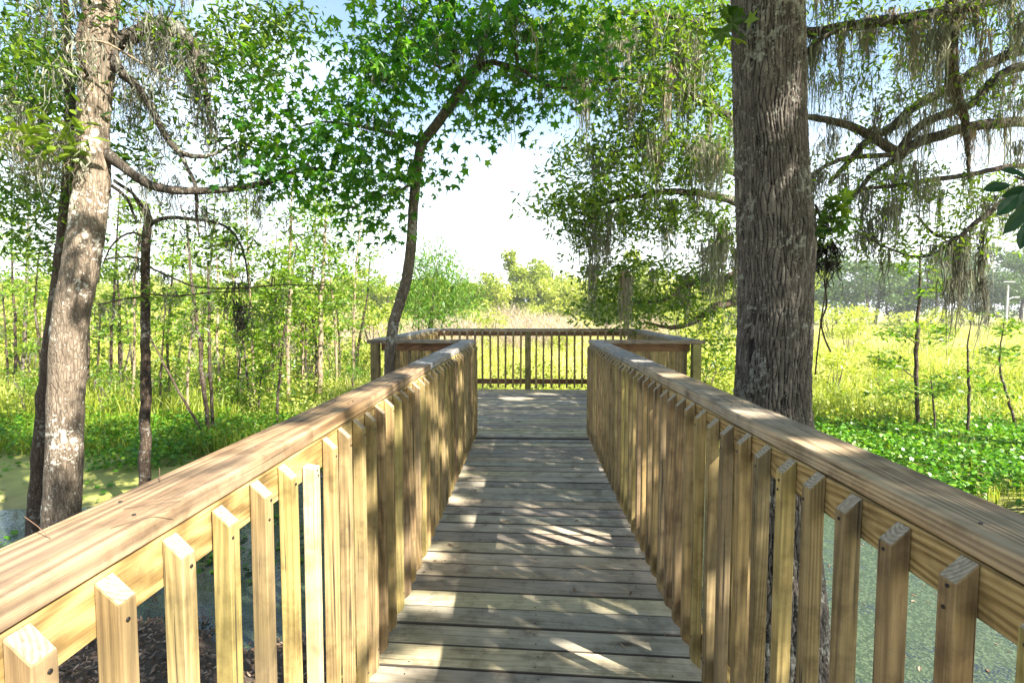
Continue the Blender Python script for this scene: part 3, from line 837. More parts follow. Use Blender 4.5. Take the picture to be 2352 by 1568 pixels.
# ---- the thick plated oak trunk beside the right-hand railing, its crown arching over the walkway
def big_oak():
    D = 3.6
    prof = [(-140, 1755, 74), (0, 1764, 79), (245, 1768, 79.5), (350, 1772, 80), (450, 1776, 83), (545, 1784, 87), (650, 1782, 83.5), (755, 1780, 83.5),
            (860, 1776, 84), (930, 1774, 87), (1000, 1776, 94), (1250, 1776, 108), (1600, 1778, 150), (1720, 1778, 190)]
    base = at(1777, 1600, D)
    T = Plant('oak_tree', 'thick oak trunk with dark plated bark rising close behind the railing', 'tree', (base[0], base[1], GZ-0.1), bark='bark_big')
    P = np.array([at(x, y, D) for y, x, r in prof]); R = np.array([r*D/FP*0.915 for y, x, r in prof])
    order = np.argsort(P[:, 2]); P, R = P[order], R[order]
    zz = np.linspace(P[0, 2], P[-1, 2], 720)
    cx = np.interp(zz, P[:, 2], P[:, 0]); cy = np.interp(zz, P[:, 2], P[:, 1]); rr = np.interp(zz, P[:, 2], R)
    ns = 340
    ang = np.linspace(0, 2*np.pi, ns, endpoint=False)
    U, Vv = np.meshgrid(ang*0.25, zz)
    circ = 2*np.pi*0.25
    # bark plates: elongated jittered cells, F2-F1 gives the fissures
    nu, cellv = 66, 0.105
    cu = circ/nu
    wu = 0.016*wnoise(U, Vv*0.5, 0.16, 31); wv = 0.05*wnoise(U, Vv, 0.2, 32)
    iu = np.floor((U+wu)/cu).astype(int); iv = np.floor((Vv+wv+5)/cellv).astype(int)
    def h(i, j, s):
        v = np.sin((i % nu)*12.9898*(1+s*.13)+j*78.233+s*37.7)*43758.5453
        return v-np.floor(v)
    near = np.zeros(U.shape); s1 = [np.zeros(U.shape), np.zeros(U.shape)]; s2 = [np.zeros(U.shape), np.zeros(U.shape)]
    d1 = np.full(U.shape, 9.); d2 = np.full(U.shape, 9.)
    for di in (-1, 0, 1):
        for dj in (-1, 0, 1):
            sx = (iu+di+h(iu+di, iv+dj, 1)*1.0 + 0.37*((iv+dj) % 2))*cu; sy = (iv+dj+h(iu+di, iv+dj, 2)*0.9+.05)*cellv-5
            q = ((U+wu-sx)/cu)**2 + ((Vv+wv-sy)/cellv*0.9)**2
            q = np.sqrt(q)
            a_ = q < d1; b_ = (~a_) & (q < d2)
            for m_, w_ in ((0, sx), (1, sy)):
                s2[m_] = np.where(a_, s1[m_], np.where(b_, w_, s2[m_])); s1[m_] = np.where(a_, w_, s1[m_])
            near = np.where(q < d1, h(iu+di, iv+dj, 3), near)
            d2 = np.where(q < d1, d1, np.minimum(d2, q)); d1 = np.minimum(d1, q)
    e = np.clip((d2-d1)/0.46, 0, 1)
    wgt = np.abs(s1[0]-s2[0])/cu; wgt = wgt/(wgt+1.3*np.abs(s1[1]-s2[1])/cellv+1e-6)
    e = 1-(1-e)*np.clip(0.32+1.1*wgt, 0, 1)
    relief = e**0.7
    fl = 1 + 0.03*np.sin(3*ang+1)[None] + 0.02*np.sin(5*ang)[None]
    flare = np.clip((-0.35-zz)/0.85, 0, 1)[:, None]**2
    fl = fl + 0.16*flare*np.sin(5*ang+0.6)[None]
    rad = rr[:, None]*fl + 0.017*(relief-0.7) + 0.0*(near-0.5)*relief + 0.004*rng.normal(size=U.shape)*(relief > .4)*0.5
    V = np.stack([cx[:, None]+rad*np.cos(ang), cy[:, None]+rad*np.sin(ang), Vv], -1)
    i = np.arange(len(zz)-1)[:, None]*ns; j = np.arange(ns)[None]; j2 = (j+1) % ns
    F = np.stack([i+j, i+j2, i+ns+j2, i+ns+j], -1).reshape(-1, 4)
    mb = MB(); mb.add(V.reshape(-1, 3), F, near[:-1].ravel(), relief.ravel())
    mb.build('trunk', M['bark_big'], T.root, smooth=True)
    top = P[-1]
    T.nodes.extend([top])
    # high limbs and the shading crown, above and behind the picture
    for dx, dy, dz, r in ((3.0, -2.5, 2.2, .12), (-1.6, -2.2, 2.6, .10), (3.2, 1.2, 2.6, .11), (0.8, -5.0, 2.6, .10), (6.0, -4.5, 2.8, .09), (-2.0, 1.5, 2.8, .08)):
        e = top + np.array([dx, dy, dz])
        T.wood3('limb', catmull([top-np.array([0, 0, .2]), top+np.array([dx*.3, dy*.3, dz*.6]), e], 5), np.linspace(r*1.4, r*.4, 11), 8, mat=M['bark_grey'])
    return T
oak = big_oak()
# crown overhead: leaves everywhere between the deck and the sun except where light falls through
def sun_uv(P):
    """coordinates on the deck plane along the sun's direction"""
    k = P[:, 2]/SUN_DIR[2]
    return P[:, 0]-SUN_DIR[0]*k, P[:, 1]-SUN_DIR[1]*k
def openings(P):
    """deck-plane ellipses (x, y, rx, ry) that stay open to the sun"""
    x, y = sun_uv(P)
    keep = np.ones(len(P), bool)
    for cx, cy, rx, ry in GAPS:
        keep &= ((x-cx)/rx)**2 + ((y-cy)/ry)**2 > 1
    return keep
# deck patches, then patches on the sunlit railing (top at z=1.1 -> shifted towards the far left), then the pale trunk
GAPS = [(-0.42, 2.60, 0.30, 0.10), (-0.45, 2.15, 0.20, 0.12), (-0.32, 3.62, 0.14, 0.09), (-0.36, 4.42, 0.16, 0.10), (0.28, 3.40, 0.28, 0.16), (0.35, 2.22, 0.25, 0.10),
        (-0.2, 8.8, 0.28, 0.2), (0.3, 9.3, 0.3, 0.12), (-1.40, 1.50, 0.70, 1.0), (-1.62, 2.35, 0.16, 0.24), (-1.70, 3.0, 0.14, 0.16), (-1.6, 3.6, 0.1, .14), (-0.72, 2.9, 0.10, 0.10)]
GAPS += [(rng.uniform(-1.75, -0.55), rng.uniform(1.7, 5.8), rng.uniform(.05, .14), rng.uniform(.07, .2)) for _ in range(46)]
GAPS += [(rng.uniform(-6.5, -4.2), rng.uniform(4.5, 8), rng.uniform(.1, .3), rng.uniform(.1, .4)) for _ in range(14)]
n_cl = 4200
c = np.stack([rng.uniform(-1.5, 10.5, n_cl), rng.uniform(-9.5, 7.0, n_cl), rng.uniform(4.3, 8.5, n_cl)], -1)
# stay out of the picture: nothing here may hang into the view
d = (c - np.array([0, 0, CAM_H])) @ RCAM
vy = 784 - FP*d[:, 1]/-np.minimum(d[:, 2], -0.2); vx = 1176 + FP*d[:, 0]/-np.minimum(d[:, 2], -0.2)
hid = (d[:, 2] > -0.3) | (vy < -120) | (vx > 2700)
c = c[hid]
ux, uy = sun_uv(c)
c = c[(ux > -6.5) & (ux < 2.6) & (uy > -3) & (uy < 10.8)]
ux, uy = sun_uv(c)
c = c[(ux > -3.6) | (rng.random(len(c)) < 0.33)]
P = crown_points(c, 44, 0.36, 0.6)
P = P[openings(P)]
d = (P - np.array([0, 0, CAM_H])) @ RCAM
vy = 784 - FP*d[:, 1]/-np.minimum(d[:, 2], -0.2); vx = 1176 + FP*d[:, 0]/-np.minimum(d[:, 2], -0.2)
P = P[(d[:, 2] > -0.3) | (vy < -40) | (vx > 2450)]
scatter(oak.crown, OAK, P, 0.155, 0.5, 0.2)
oak.nodes = list(twig_growth(oak.twigs, oak.nodes, c[::8], 0.016))
# a small leafy shoot and dark roots on the trunk's right side
sh = [(1872, 470, 3.55, 3), (1885, 500, 3.5, 3), (1905, 520, 3.45, 2)]
oak.wood('shoot', sh, 6, mat=M['bark_dark'])
scatter(oak.crown, STAR, crown_points([at(1895, 485, 3.5), at(1908, 520, 3.45), at(1930, 505, 3.45), at(1890, 545, 3.5), at(1915, 465, 3.5)], 12, 0.05), 0.13, 0.45, 0.4)
scatter(oak.crown, STAR, crown_points([at(1655, 40, 3.4), at(1690, 70, 3.4), at(1640, 15, 3.4)], 6, 0.06), 0.14, 0.35, 0.4)
oak.done('oak_leaf')
dv = thing('root_beard', 'black matted roots hanging from the thick oak trunk beside a leafy shoot', 'hanging roots', tuple(at(1890, 500, 3.6)))
mb = MB()
for q, n, l, s in ((at(1888, 500, 3.6), 60, .22, .03), (at(1895, 560, 3.6), 90, .36, .035), (at(1905, 600, 3.6), 50, .26, .03)):
    moss_clump(mb, q, n, l, s, 0.006, 0.4)
mb.build('root_mat', M['dark_moss'], dv)['kind'] = 'stuff'
for pts in (0, 1):
  mb = MB()
  if pts == 0: tube(mb, catmull([at(1893, 640, 3.6), at(1898, 700, 3.6), at(1886, 740, 3.6), at(1895, 780, 3.6), at(1908, 808, 3.6)], 6), 0.006, 5)
  else: tube(mb, catmull([at(1900, 640, 3.6), at(1885, 740, 3.6), at(1878, 800, 3.6), at(1872, 860, 3.6)], 6), 0.005, 5)
  mb.build('root_strand', M['bark_dark'], dv)

# ---- pale leaning trunk on the left
base = at(138, 1700, 4.6)
T = Plant('bay_tree', 'pale lichen speckled trunk leaning beside the sunlit railing, mossy limbs', 'tree', (base[0], base[1], GZ-0.1), bark='bark_pale')
T.wood('trunk', [(128, 1780, 4.6, 70), (135, 1500, 4.6, 54), (140, 1230, 4.6, 51), (148, 1050, 4.6, 48), (160, 760, 4.6, 47), (185, 620, 4.62, 47), (201, 510, 4.65, 46), (214, 400, 4.7, 44),
                 (213, 300, 4.75, 41), (224, 160, 4.8, 42), (234, 0, 4.85, 43), (240, -160, 4.9, 40), (246, -420, 5.0, 34)], 28, 0.022, 9)
T.nodes = T.nodes[-8:]
T.wood('limb', [(245, 355, 4.75, 19), (275, 377, 4.7, 15), (305, 400, 4.7, 13), (345, 425, 4.75, 12), (400, 437, 4.8, 11), (470, 438, 4.95, 9.5), (560, 430, 5.2, 8), (640, 410, 5.4, 7), (700, 388, 5.6, 5), (780, 395, 5.8, 3)], 10, mat=M['bark_grey'])
T.wood('limb', [(255, 120, 4.85, 18), (277, 165, 4.8, 13), (315, 200, 4.85, 11), (350, 252, 4.9, 10), (378, 308, 5.0, 9), (410, 347, 5.05, 8), (455, 360, 5.1, 6), (500, 350, 5.2, 4), (545, 325, 5.3, 2.5)], 10, mat=M['bark_grey'])
T.wood('limb', [(410, 347, 5.05, 6), (430, 385, 5.05, 5), (450, 430, 4.95, 5), (452, 500, 5.0, 3), (458, 545, 5.0, 2)], 8, mat=M['bark_grey'])
T.wood('limb', [(255, 100, 4.9, 24), (300, 85, 5.0, 21), (350, 62, 5.1, 19), (400, 58, 5.2, 17), (432, 92, 5.2, 14), (455, 140, 5.2, 11), (470, 200, 5.2, 8), (484, 290, 5.2, 4)], 10, mat=M['bark_grey'])
T.wood('limb', [(256, 425, 4.7, 5), (290, 455, 4.8, 4.5), (315, 511, 5.0, 3)], 7, mat=M['bark_grey'])
T.wood('limb', [(262, 415, 4.7, 5), (310, 450, 4.9, 4.5), (350, 504, 5.2, 3)], 7, mat=M['bark_grey'])
T.wood('limb', [(205, 0, 4.8, 5), (185, 60, 4.6, 5), (178, 110, 4.5, 5), (190, 150, 4.55, 5), (205, 180, 4.7, 5)], 8, mat=M['bark_dark'])
T.wood('limb', [(180, 95, 4.5, 3), (240, 98, 4.5, 3), (300, 130, 4.6, 2.5), (370, 170, 4.7, 2), (405, 190, 4.8, 1.5)], 6, mat=M['bark_tan'])
T.wood('limb', [(210, 320, 4.8, 9), (165, 330, 4.8, 7), (120, 300, 4.7, 5), (60, 250, 4.6, 3), (-20, 240, 4.5, 2)], 8, mat=M['bark_grey'])
T.wood('limb', [(235, 20, 4.9, 12), (180, -60, 4.8, 10), (90, -90, 4.7, 8), (0, -80, 4.6, 6)], 8, mat=M['bark_grey'])
E = [(340, 330, 110, 120, 5.6, 1, 14), (400, 180, 120, 110, 5.8, 1, 14), (480, 470, 160, 70, 5.9, 1, 10), (300, 240, 60, 80, 5.4, 1, 8), (580, 480, 120, 60, 6, 1, 8)]
T.nodes = list(twig_growth(T.twigs, T.nodes, np.concatenate([in_ellipse(e[:6], e[6]*3) for e in E]), 0.005))
T.hang(np.array(T.nodes)[rng.integers(len(T.nodes)-260, len(T.nodes), 60)], (5, 12), (0.15, 0.5), 0.04, 0.004, 0.35)
E = [(340, 40, 120, 60, 5.3, 1.2, 6), (420, 180, 110, 110, 5.6, 1.2, 6), (340, 330, 70, 70, 5.4, 1, 4), (540, 130, 80, 110, 5.8, 1.5, 15), (610, 60, 100, 80, 5.8, 1.5, 18), (250, -330, 420, 190, 6.5, 4, 60), (100, -200, 300, 100, 6.0, 3, 24),
     (90, 80, 100, 120, 5.2, 1.5, 20), (60, 250, 80, 110, 5.0, 1.2, 20), (60, 420, 90, 80, 5.2, 1.2, 14), (90, 560, 90, 60, 5.6, 1, 9), (300, 270, 60, 80, 5.4, 1, 6), (480, 520, 130, 70, 5.8, 1.2, 5), (540, 330, 60, 60, 5.6, 1, 6),
     (200, -120, 260, 80, 5.2, 2, 20)]
cs = np.concatenate([in_ellipse(e[:6], e[6]) for e in E])
T.leafcloud(cs, 66, 0.19, OAK, 0.08, 0.5, 0.4, r0=0.007)
E = [(60, 340, 70, 40, 4.4, .4, 7), (120, 300, 50, 40, 4.4, .4, 4)]
T.leafcloud(np.concatenate([in_ellipse(e[:6], e[6]) for e in E]), 16, 0.12, OAK, 0.13, 0.6, 0.4, r0=0.006, tint=0.95)
T.hang(T.on_wood(55, (262, 520, -60, 160)), (12, 28), (0.2, 0.7), 0.08, 0.006, 0.45)
T.hang(T.on_wood(60, (-50, 230, -100, 400)), (10, 24), (0.25, 0.8), 0.08, 0.006, 0.5)
T.hang(T.on_wood(70, (300, 760, 160, 560)), (8, 20), (0.2, 0.65), 0.06, 0.005, 0.4)
T.hang([at(x, y, 5.2) for x, y in ((440, 150), (455, 180), (465, 215), (475, 250), (480, 285), (300, 90), (330, 80), (360, 70))], (30, 46), (0.45, 0.9), 0.06, 0.006, 0.5)
T.hang([at(x, y, 4.5) for x, y in ((75, 330), (100, 350), (60, 310), (112, 370), (40, 300))], (30, 45), (0.25, 0.4), 0.08, 0.006, 0.95)
T.done('oak_leaf')

# ---- slim dark trunk pressed behind it
base = at(85, 1560, 5.2)
T = Plant('dark_tree', 'slim dark trunk standing just behind the pale lichen speckled trunk', 'tree', (base[0], base[1], GZ-0.15), bark='bark_dark')
T.wood('trunk', [(72, 1600, 5.2, 26), (80, 1240, 5.2, 24), (92, 1050, 5.2, 22), (110, 850, 5.2, 21), (128, 700, 5.2, 20), (146, 560, 5.2, 19), (158, 430, 5.2, 18), (164, 330, 5.2, 16), (160, 200, 5.3, 14), (150, 50, 5.4, 11), (140, -200, 5.5, 8)], 12, 0.03)
T.wood('limb', [(160, 340, 5.2, 9), (140, 325, 5.2, 7), (120, 290, 5.2, 4), (95, 240, 5.2, 2)], 7)
T.nodes = T.nodes[-40:]
cs = np.concatenate([in_ellipse(e[:6], e[6]) for e in [(90, 180, 90, 140, 6.4, 1, 14), (70, 480, 80, 60, 6.2, 1, 8), (150, -60, 120, 60, 6, 1, 8)]])
T.leafcloud(cs, 60, 0.22, OAK, 0.085, 0.5, 0.4, r0=0.007)
T.done('oak_leaf')

# ---- slim arched tree
base = at(338, 1214, 6.5)
T = Plant('arched_tree', 'slim brown trunk with a bare branch arching over to one side', 'tree', (base[0], base[1], GZ-0.15), bark='bark_dark')
T.wood('trunk', [(330, 1250, 6.5, 17), (333, 1115, 6.5, 15), (335, 900, 6.5, 13.5), (334, 760, 6.5, 12), (334, 620, 6.5, 11.5), (337, 540, 6.5, 11), (340, 500, 6.5, 9), (335, 470, 6.5, 5)], 12, 0.05, 8)
T.wood('limb', [(338, 525, 6.5, 8), (350, 512, 6.5, 7), (385, 500, 6.4, 5.5), (440, 503, 6.3, 4.5), (500, 512, 6.2, 3.6), (540, 540, 6.2, 3), (562, 590, 6.2, 2.6), (571, 655, 6.2, 1.8)], 8, mat=M['bark_grey'])
T.wood('limb', [(335, 545, 6.5, 4), (300, 535, 6.4, 3), (260, 560, 6.3, 2.5), (235, 610, 6.3, 1.5)], 7)
T.wood('limb', [(336, 600, 6.5, 3), (300, 590, 6.6, 2.6), (240, 595, 6.7, 2)], 6)
T.wood('limb', [(335, 680, 6.5, 3), (280, 688, 6.4, 2.5), (225, 700, 6.4, 2)], 6)
T.wood('limb', [(335, 675, 6.5, 3), (400, 680, 6.4, 2.5), (480, 672, 6.3, 2), (560, 668, 6.3, 1.4)], 6)
T.wood('limb', [(337, 610, 6.5, 3), (390, 635, 6.4, 2.7), (450, 658, 6.3, 2.3), (540, 662, 6.2, 2), (640, 655, 6.2, 1.5), (760, 655, 6.2, 1)], 6)
T.wood('limb', [(338, 500, 6.5, 4), (310, 455, 6.4, 3), (300, 430, 6.2, 2)], 6)
cs = np.concatenate([in_ellipse(e[:6], e[6]) for e in [(430, 700, 130, 50, 6.4, .8, 14), (560, 720, 100, 50, 6.4, .8, 12), (350, 470, 60, 30, 6.5, .5, 3), (270, 640, 60, 50, 6.5, .8, 5), (620, 690, 90, 40, 6.3, .8, 8)]])
T.leafcloud(cs, 12, 0.12, OAK, 0.085, 0.6, 0.3, r0=0.005, tint=0.6)
T.hang(T.on_wood(26, (220, 660, 500, 740)), (8, 18), (0.2, 0.6), 0.04, 0.006, 0.3)
T.hang([at(x, y, 6.3) for x, y in ((548, 650), (550, 700), (545, 690), (556, 730))], (30, 40), (0.4, 0.6), 0.05, 0.008, 0.15)
T.done('fresh_leaf')

# ---- leaning sweet gum in the middle
base = at(892, 1000, 5.75)
T = Plant('sweetgum_tree', 'slim curving trunk with star shaped leaves leaning over the walkway end', 'tree', (base[0], base[1], GZ-0.15), bark='bark_gum')
T.wood('trunk', [(886, 1340, 5.75, 17), (888, 1050, 5.75, 14), (894, 870, 5.75, 13), (897, 800, 5.75, 13), (905, 740, 5.75, 13), (920, 690, 5.75, 12.5), (934, 640, 5.75, 12.5), (944, 570, 5.75, 12), (949, 480, 5.7, 11.5),
                 (957, 400, 5.65, 11), (968, 335, 5.6, 11), (1000, 290, 5.5, 11.5), (1040, 235, 5.4, 11), (1066, 195, 5.3, 11), (1085, 165, 5.2, 9), (1105, 130, 5.1, 7), (1120, 60, 5.0, 5), (1130, -60, 5.0, 4)], 14, 0.03, 8)
T.nodes = T.nodes[80:]
T.wood('limb', [(966, 340, 5.6, 7), (935, 318, 5.6, 6), (880, 302, 5.5, 5), (820, 290, 5.4, 4), (740, 280, 5.3, 2.5), (660, 300, 5.2, 1.5)], 8)
T.wood('limb', [(1066, 195, 5.3, 7), (1045, 160, 5.2, 6), (1035, 100, 5.1, 6), (1030, 40, 5.0, 5), (1020, -60, 5.0, 4)], 8, mat=M['bark_dark'])
T.wood('limb', [(1080, 170, 5.2, 7), (1120, 145, 5.1, 6), (1160, 150, 5.1, 6), (1200, 162, 5.0, 5), (1250, 195, 5.0, 3.5), (1310, 205, 5.0, 2)], 8, mat=M['bark_dark'])
T.wood('limb', [(1190, 160, 5.05, 4), (1182, 90, 5.0, 4), (1188, 20, 4.9, 3), (1200, -60, 4.9, 2)], 7, mat=M['bark_dark'])
T.wood('limb', [(1045, 165, 5.25, 4), (1000, 150, 5.2, 3), (950, 110, 5.1, 2.5), (900, 60, 5.0, 2)], 7)
T.wood('limb', [(955, 420, 5.65, 4), (910, 440, 5.5, 3), (850, 460, 5.4, 2), (800, 480, 5.4, 1.5)], 7)
E = [(930, 60, 130, 80, 5.2, 1.2, 26), (900, 190, 120, 70, 5.3, 1.2, 24), (860, 290, 120, 60, 5.4, 1, 20), (800, 400, 130, 70, 5.5, 1.2, 24), (850, 500, 60, 70, 5.6, .8, 12), (880, 420, 70, 60, 5.4, .8, 8), (1000, 390, 50, 40, 5.5, .6, 5),
     (1080, 50, 170, 80, 5.1, 1.2, 32), (1180, 180, 130, 60, 5.1, 1, 18), (1270, 80, 130, 80, 5.0, 1.2, 22), (1130, 260, 90, 35, 5.2, .6, 9), (1220, 270, 60, 30, 5.1, .6, 5), (1010, 180, 90, 80, 5.3, 1.2, 14),
     (700, 290, 110, 80, 5.3, 1.2, 20), (600, 350, 90, 70, 5.3, 1.2, 14), (680, 400, 100, 50, 5.4, 1, 12), (560, 220, 80, 60, 5.4, 1, 8), (1000, -90, 330, 60, 5.2, 2, 26), (620, 130, 90, 80, 5.5, 1, 9), (1330, 150, 70, 90, 5.2, 1, 9)]
cs = np.concatenate([in_ellipse(e[:6], e[6]) for e in E])
T.leafcloud(cs, 17, 0.205, STAR, 0.115, 0.35, 0.55, r0=0.006)
T.hang(T.on_wood(34, (850, 1330, 0, 300)), (8, 18), (0.25, 0.7), 0.04, 0.006, 0.45)
T.done('star_leaf')

# ---- live oak spreading behind the thick trunk, its foliage filling the middle right
base = at(1745, 985, 11.0)
T = Plant('live_oak', 'live oak behind the platform with low fine leaved boughs and moss', 'tree', (base[0], base[1], GZ-0.1), bark='bark_grey')
T.wood('trunk', [(1760, 1030, 11, 40), (1755, 900, 11, 33), (1750, 700, 11, 31), (1742, 500, 11, 28), (1735, 330, 11, 24), (1730, 120, 10.8, 18), (1728, -150, 10.5, 12)], 16, 0.03)
T.nodes = T.nodes[-10:]
T.wood('limb', [(1745, 640, 11, 14), (1690, 690, 10.8, 11), (1640, 705, 10.5, 9), (1590, 740, 10.2, 7), (1540, 752, 10, 5), (1480, 740, 9.8, 3)], 8, mat=M['bark_dark'])
T.wood('limb', [(1745, 600, 11, 12), (1700, 625, 10.6, 9), (1650, 640, 10.3, 8), (1590, 650, 10, 6), (1520, 690, 9.8, 4), (1420, 690, 9.7, 2)], 8, mat=M['bark_dark'])
T.wood('limb', [(1742, 480, 11, 14), (1660, 455, 10, 10), (1560, 440, 9.5, 8), (1460, 450, 9.2, 6), (1360, 470, 9, 4), (1250, 468, 9, 2)], 8)
T.wood('limb', [(1736, 330, 11, 15), (1660, 260, 9.8, 11), (1600, 225, 9.2, 9), (1520, 200, 8.8, 7), (1430, 180, 8.5, 5), (1350, 190, 8.3, 3)], 8)
T.wood('limb', [(1730, 150, 10.8, 13), (1660, 90, 9.5, 9), (1580, 50, 9, 8), (1500, 30, 8.6, 6), (1400, 30, 8.3, 4)], 8)
T.wood('limb', [(1740, 420, 11, 10), (1650, 380, 10, 7), (1580, 340, 9.6, 5), (1500, 330, 9.3, 4), (1400, 350, 9, 2)], 8)
E = [(1390, 60, 120, 90, 8.4, 1.6, 22), (1500, 80, 110, 90, 8.8, 1.6, 24), (1610, 90, 90, 110, 9.2, 1.6, 22), (1420, 200, 110, 70, 8.6, 1.6, 20), (1540, 220, 110, 80, 9, 1.6, 24), (1630, 260, 70, 100, 9.4, 1.6, 16),
     (1400, 330, 90, 55, 9, 1.2, 13), (1510, 350, 100, 60, 9.2, 1.4, 18), (1620, 400, 80, 90, 9.6, 1.4, 16), (1340, 385, 60, 30, 9, .8, 6), (1420, 440, 90, 40, 9.1, 1, 13), (1330, 480, 70, 32, 9, .8, 9), (1270, 462, 45, 14, 9, .5, 4), (1450, 510, 100, 40, 9.2, 1, 13),
     (1350, 545, 60, 25, 9.1, .8, 6), (1560, 500, 90, 60, 9.5, 1.2, 13), (1640, 540, 70, 60, 9.8, 1, 9), (1300, 130, 60, 80, 8.4, 1, 7)]
cs = np.concatenate([in_ellipse(e[:6], e[6]) for e in E])
T.leafcloud(cs, 70, 0.29, OAK, 0.115, 0.45, 0.35, r0=0.010, tint=0.68)
E = [(1480, 640, 110, 45, 9.8, 1.2, 18), (1400, 700, 80, 50, 9.7, 1.2, 14), (1520, 720, 110, 45, 10, 1.2, 17), (1620, 660, 80, 60, 10.4, 1.2, 13), (1660, 760, 40, 50, 10.6, 1.2, 6), (1640, 830, 35, 50, 10.2, 1, 5), (1370, 640, 40, 40, 9.7, .8, 4)]
T.leafcloud(np.concatenate([in_ellipse(e[:6], e[6]) for e in E]), 58, 0.28, OAK, 0.115, 0.45, 0.35, r0=0.010, tint=0.72)
T.hang(T.on_wood(95, (1330, 1720, -20, 640)), (26, 50), (0.5, 1.7), 0.07, 0.010, 0.62)
T.hang(T.on_wood(20, (1560, 1720, 560, 760)), (10, 22), (0.3, 0.8), 0.08, 0.008, 0.55)
T.hang([at(x, y, 8.6) for x, y in ((1575, 60), (1590, 90), (1610, 130), (1640, 330), (1650, 350), (1630, 360), (1560, 120), (1625, 560))], (40, 60), (0.9, 1.5), 0.11, 0.009, 0.6)
T.done('oak_leaf')

# ---- moss-hung oak whose limbs come in from the right
base = at(2760, 1120, 8.0)
T = Plant('mossy_oak', 'spreading oak limbs thick with tan moss reaching in beyond the plated trunk', 'tree', (base[0], base[1], GZ-0.1), bark='bark_grey')
T.wood('trunk', [(2780, 1180, 8, 70), (2760, 900, 8, 58), (2740, 600, 8, 54), (2720, 350, 8, 48), (2700, 100, 8, 38), (2690, -200, 8, 28)], 16, 0.03)
T.nodes = []
T.wood('limb', [(2725, 400, 8, 32), (2560, 310, 7.9, 24), (2450, 282, 7.8, 19), (2356, 280, 7.7, 16), (2233, 290, 7.6, 14.5), (2163, 311, 7.5, 14), (2114, 325, 7.5, 14), (2065, 350, 7.4, 14), (2019, 325, 7.3, 12), (1970, 297, 7.2, 11), (1918, 280, 7.1, 9.5), (1848, 268, 7.0, 7), (1780, 262, 7.0, 5)], 10, 0.04)
T.wood('limb', [(2072, 352, 7.4, 9), (2033, 357, 7.3, 7), (1970, 360, 7.3, 6.5), (1918, 371, 7.2, 6), (1862, 402, 7.2, 4.5), (1800, 440, 7.2, 3)], 8)
T.wood('limb', [(2075, 356, 7.4, 9), (2005, 399, 7.4, 7), (1970, 441, 7.4, 6), (1939, 472, 7.4, 5), (1900, 500, 7.4, 3)], 8)
T.wood('limb', [(2710, 200, 8.2, 28), (2500, 90, 8.2, 22), (2380, 105, 8.1, 17), (2285, 140, 8.1, 14), (2233, 168, 8.0, 13), (2163, 210, 8.0, 12.5), (2093, 252, 7.9, 12), (2051, 290, 7.9, 12), (1988, 328, 7.8, 10), (1953, 367, 7.8, 8), (1905, 420, 7.8, 5)], 10, 0.04)
T.wood('limb', [(2715, 260, 7.6, 26), (2480, 150, 7.6, 18), (2360, 150, 7.6, 15), (2285, 182, 7.6, 13), (2233, 238, 7.6, 12), (2180, 259, 7.5, 12), (2128, 280, 7.5, 11.5), (2093, 308, 7.5, 11), (2068, 340, 7.45, 9)], 10, 0.04)
T.wood('limb', [(2190, -120, 7.2, 15), (2187, 0, 7.2, 14), (2187, 122, 7.2, 14), (2194, 210, 7.2, 14), (2215, 273, 7.2, 11), (2222, 350, 7.2, 6), (2225, 420, 7.2, 3)], 10, 0.06, mat=M['bark_dark'])
T.wood('limb', [(2722, 470, 7.8, 16), (2500, 370, 7.6, 11), (2338, 381, 7.4, 8), (2233, 399, 7.3, 7.5), (2128, 416, 7.2, 7), (2058, 427, 7.2, 6), (1988, 434, 7.2, 5), (1946, 451, 7.2, 4), (1880, 490, 7.2, 2.5)], 8)
T.wood('limb', [(2725, 520, 7.4, 14), (2480, 350, 7, 11), (2352, 425, 6.6, 9), (2296, 469, 6.5, 8.5), (2233, 518, 6.4, 7), (2200, 545, 6.4, 5), (2160, 560, 6.4, 3)], 8)
T.wood('limb', [(2700, 60, 8, 24), (2500, -50, 7.6, 20), (2250, 10, 7.2, 16), (2100, 40, 7.1, 14), (1953, 60, 7.0, 13), (1918, 66, 7.0, 13), (1883, 73, 7.0, 12), (1844, 75, 7.0, 11), (1790, 78, 7, 9)], 10, 0.04)
T.wood('limb', [(1953, 62, 7.0, 9), (1900, 80, 6.9, 7), (1862, 110, 6.9, 6), (1846, 140, 6.9, 4)], 8)
T.wood('limb', [(2200, 550, 6.5, 3), (2120, 590, 6.6, 3), (2040, 570, 6.7, 2.5), (1990, 540, 6.8, 2), (1960, 500, 6.9, 2)], 7)
T.wood('limb', [(2105, 495, 7.0, 3), (2150, 540, 6.9, 4), (2205, 545, 6.8, 5)], 7)
E = [(1900, 30, 60, 60, 7, 1.2, 7), (2020, 40, 90, 50, 7.2, 1.4, 10), (2150, 30, 90, 60, 7.4, 1.4, 10), (2290, 40, 90, 80, 7.6, 1.6, 12), (2290, 240, 70, 60, 7.4, 1.2, 8), (2080, 160, 110, 60, 7.8, 1.4, 8), (1920, 160, 60, 60, 7.4, 1, 5), (2180, 420, 140, 60, 7.2, 1, 13), (2020, 430, 100, 60, 7.2, 1, 10), (1900, 400, 50, 60, 7.2, 1, 5),
     (2080, 540, 150, 60, 6.8, 1, 13), (2260, 520, 90, 80, 6.6, 1, 9), (1960, 560, 80, 60, 7, 1, 7), (2050, 250, 150, 60, 7.6, 1.2, 9)]
cs = np.concatenate([in_ellipse(e[:6], e[6]) for e in E])
T.leafcloud(cs, 58, 0.25, OAK, 0.08, 0.5, 0.4, r0=0.007, tint=0.85)
cs = in_ellipse((2110, 330, 270, 300, 7.3, 2.0), 80)
